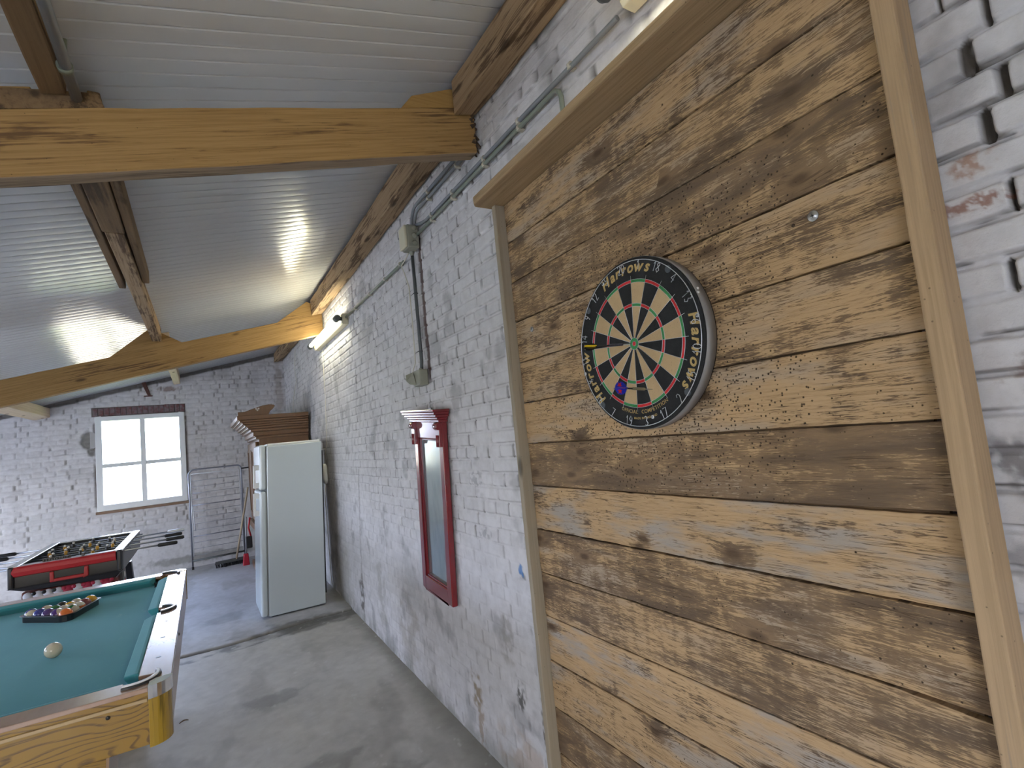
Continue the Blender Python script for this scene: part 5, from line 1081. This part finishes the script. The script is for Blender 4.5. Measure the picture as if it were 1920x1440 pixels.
C_ = {'yellow': (0.62, 0.33, 0.012), 'blue': (0.035, 0.045, 0.26), 'red': (0.45, 0.02, 0.025), 'purple': (0.075, 0.030, 0.17), 'orange': (0.70, 0.15, 0.018), 'green': (0.02, 0.15, 0.045), 'maroon': (0.20, 0.035, 0.04), 'black': (0.012, 0.012, 0.014)}
A = Vector((-0.535, 3.655, 0)); NB = Vector((-0.625, 3.335, 0))   # apex and base corner nearest the camera
d1 = (NB - A).normalized(); d2_ = Vector((d1.x * .5 + d1.y * .866, -d1.x * .866 + d1.y * .5, 0))
st_ = 2 * BR_ + .0006; rows = []
rows = [[('yellow', 0, 'solid yellow ball at the pointed end of the rack')],
        [('red', 1, 'red striped ball in the second row, on the far side'), ('maroon', 0, 'solid maroon ball in the second row, on the near side')],
        [('black', 0, 'black ball in the third row, on the far side'), ('yellow', 1, 'pale ball in the middle of the third row'), ('orange', 1, 'orange and cream striped ball in the third row, on the near side')],
        [('red', 1, 'red striped ball in the fourth row, at the far end'), ('green', 0, 'green ball in the fourth row beside the red striped one'), ('maroon', 1, 'maroon striped ball in the fourth row beside the green one'), ('green', 1, 'cream looking striped ball in the fourth row, at the near end')],
        [('blue', 1, 'cream looking striped ball at the far corner of the back row'), ('blue', 0, 'solid blue ball in the back row beside the far corner'), ('purple', 0, 'solid purple ball in the middle of the back row'), ('purple', 1, 'purple and cream striped ball in the back row beside the orange ball'), ('orange', 0, 'solid orange ball at the near corner of the rack')]]
ROT = {(1, 0): (0.5, 0.2, 0), (2, 1): (1.5, 0.1, 0.5), (2, 2): (0.15, 0.1, 0), (3, 0): (1.0, 0.7, 0), (3, 2): (0.9, 0.5, 0), (3, 3): (1.45, 0.3, 0.9), (4, 0): (1.5, 0.2, 0.2), (4, 3): (0.3, 1.1, 0)}
cent = Vector((0, 0, 0)); allp = []
for i, row in enumerate(rows):
    for j, (cn, sp2, lb) in enumerate(row):
        q = A + d1 * st_ * j + d2_ * st_ * (i - j); allp.append(q.copy())
        ball((q.x, q.y, zc + BR_), ball_mat('ball_%s_%s' % (cn, 'stripe' if sp2 else 'solid'), C_[cn], True if sp2 else None), lb, ROT.get((i, j), (0, 0, 0)), 'pool balls in the rack')
# rack frame
cen = (allp[0] + allp[10] + allp[14]) / 3; corners = [allp[0], allp[14], allp[10]]
def tri(off, rr_, n=6):
    out = []
    for k in range(3):
        p = corners[k]; q = corners[(k + 1) % 3]; pr2 = corners[(k - 1) % 3]
        d_in = (p - pr2).normalized(); d_out = (q - p).normalized()
        nrm = lambda d: Vector((d.y, -d.x, 0)) if (Vector((d.y, -d.x, 0)).dot(p - cen) > 0 or True) else d
        n1_ = Vector((d_in.y, -d_in.x, 0)); n2_ = Vector((d_out.y, -d_out.x, 0))
        if n1_.dot((p + pr2) / 2 - cen) < 0: n1_ = -n1_
        if n2_.dot((p + q) / 2 - cen) < 0: n2_ = -n2_
        for i in range(n + 1):
            v = n1_.lerp(n2_, i / n).normalized(); out.append((p.x + v.x * off, p.y + v.y * off))
    return out
i_ = tri(BR_ + .0015, 0); o_ = tri(BR_ + .006, 0); ol = tri(BR_ + .016, 0); n_ = len(i_); b = MB()
lay = [(i_, zc + .001), (o_, zc + .001), (o_, zc + .029), (ol, zc + .031), (ol, zc + .034), (i_, zc + .034)]
vs = [(x, y_, zz) for (pp, zz) in lay for (x, y_) in pp]; m_ = len(lay)
b.add(vs, [(a * n_ + k, a * n_ + (k + 1) % n_, ((a + 1) % m_) * n_ + (k + 1) % n_, ((a + 1) % m_) * n_ + k) for a in range(m_) for k in range(n_)])
o = b.build('ball_rack', plain('black_rack_plastic', (0.012, 0.012, 0.014), 0.28, 0, 0.1, 20), None, 0.0015); tag(o, 'black plastic triangle rack holding fifteen balls on the teal cloth', 'rack')

# ================================================================== outside
t = MT('outdoor_ground'); g = t.coord(False); n1 = t.noise(g, 0.9, 6, 0.65); n2 = t.noise(g, 5.0, 4, 0.6); yy = t.n('SeparateXYZ', {0: g})
field = t.mix(t.ss(n1, 0.35, 0.65), (0.60, 0.50, 0.33), (0.42, 0.33, 0.20)); field = t.mix(t.ss(t.noise(g, 1.6, 6, 0.7), 0.52, 0.64), field, (0.060, 0.038, 0.016)); grass = t.mix(n2, (0.16, 0.26, 0.05), (0.24, 0.34, 0.08))
gc = t.mix(t.ss(yy.outputs[1], 11.0, 13.5), grass, field); gravel = t.mix(n2, (0.36, 0.345, 0.33), (0.46, 0.445, 0.43))
gc = t.mix(t.math('MULTIPLY', t.ss(yy.outputs[0], -1.9, -2.2), t.ss(yy.outputs[1], 10.6, 9.8)), gc, gravel); gc = t.mix(t.ss(yy.outputs[1], 0.0, -1.0), gc, gravel)
t.set(col=gc, rough=0.95); M['ground'] = t.m
b = MB(); b.add([(-150, -60, -0.12), (150, -60, -0.12), (150, 250, -0.12), (-150, 250, -0.12)], [(0, 1, 2, 3)]); o = b.build('ground', M['ground'], fix=False); tag(o, kind='structure')
leaf = plain('hedge_leaf', (0.10, 0.20, 0.035), 0.7, 0, 0.5, 9)
def hedge(x0_, x1_, y0_, y1_, h_, seed, label):
    r = random.Random(seed); b = MB()
    for k in range(420):
        c_ = Vector((r.uniform(x0_, x1_), r.uniform(y0_, y1_), r.uniform(0, h_))); q = 0.10 + .16 * r.random()
        a_ = Vector((r.uniform(-1, 1), r.uniform(-1, 1), r.uniform(-1, 1))).normalized(); bb_ = a_.orthogonal().normalized(); cc_ = a_.cross(bb_)
        b.add([c_ + bb_ * q, c_ + cc_ * q * .6, c_ - bb_ * q, c_ - cc_ * q * .6], [(0, 1, 2, 3)])
    o = b.build('hedge', leaf, fix=False); return tag(o, label, 'hedge', kind='stuff')
hedge(-14, -12.5, -6, 16, 1.7, 1, 'green hedge outside beyond the left windows')
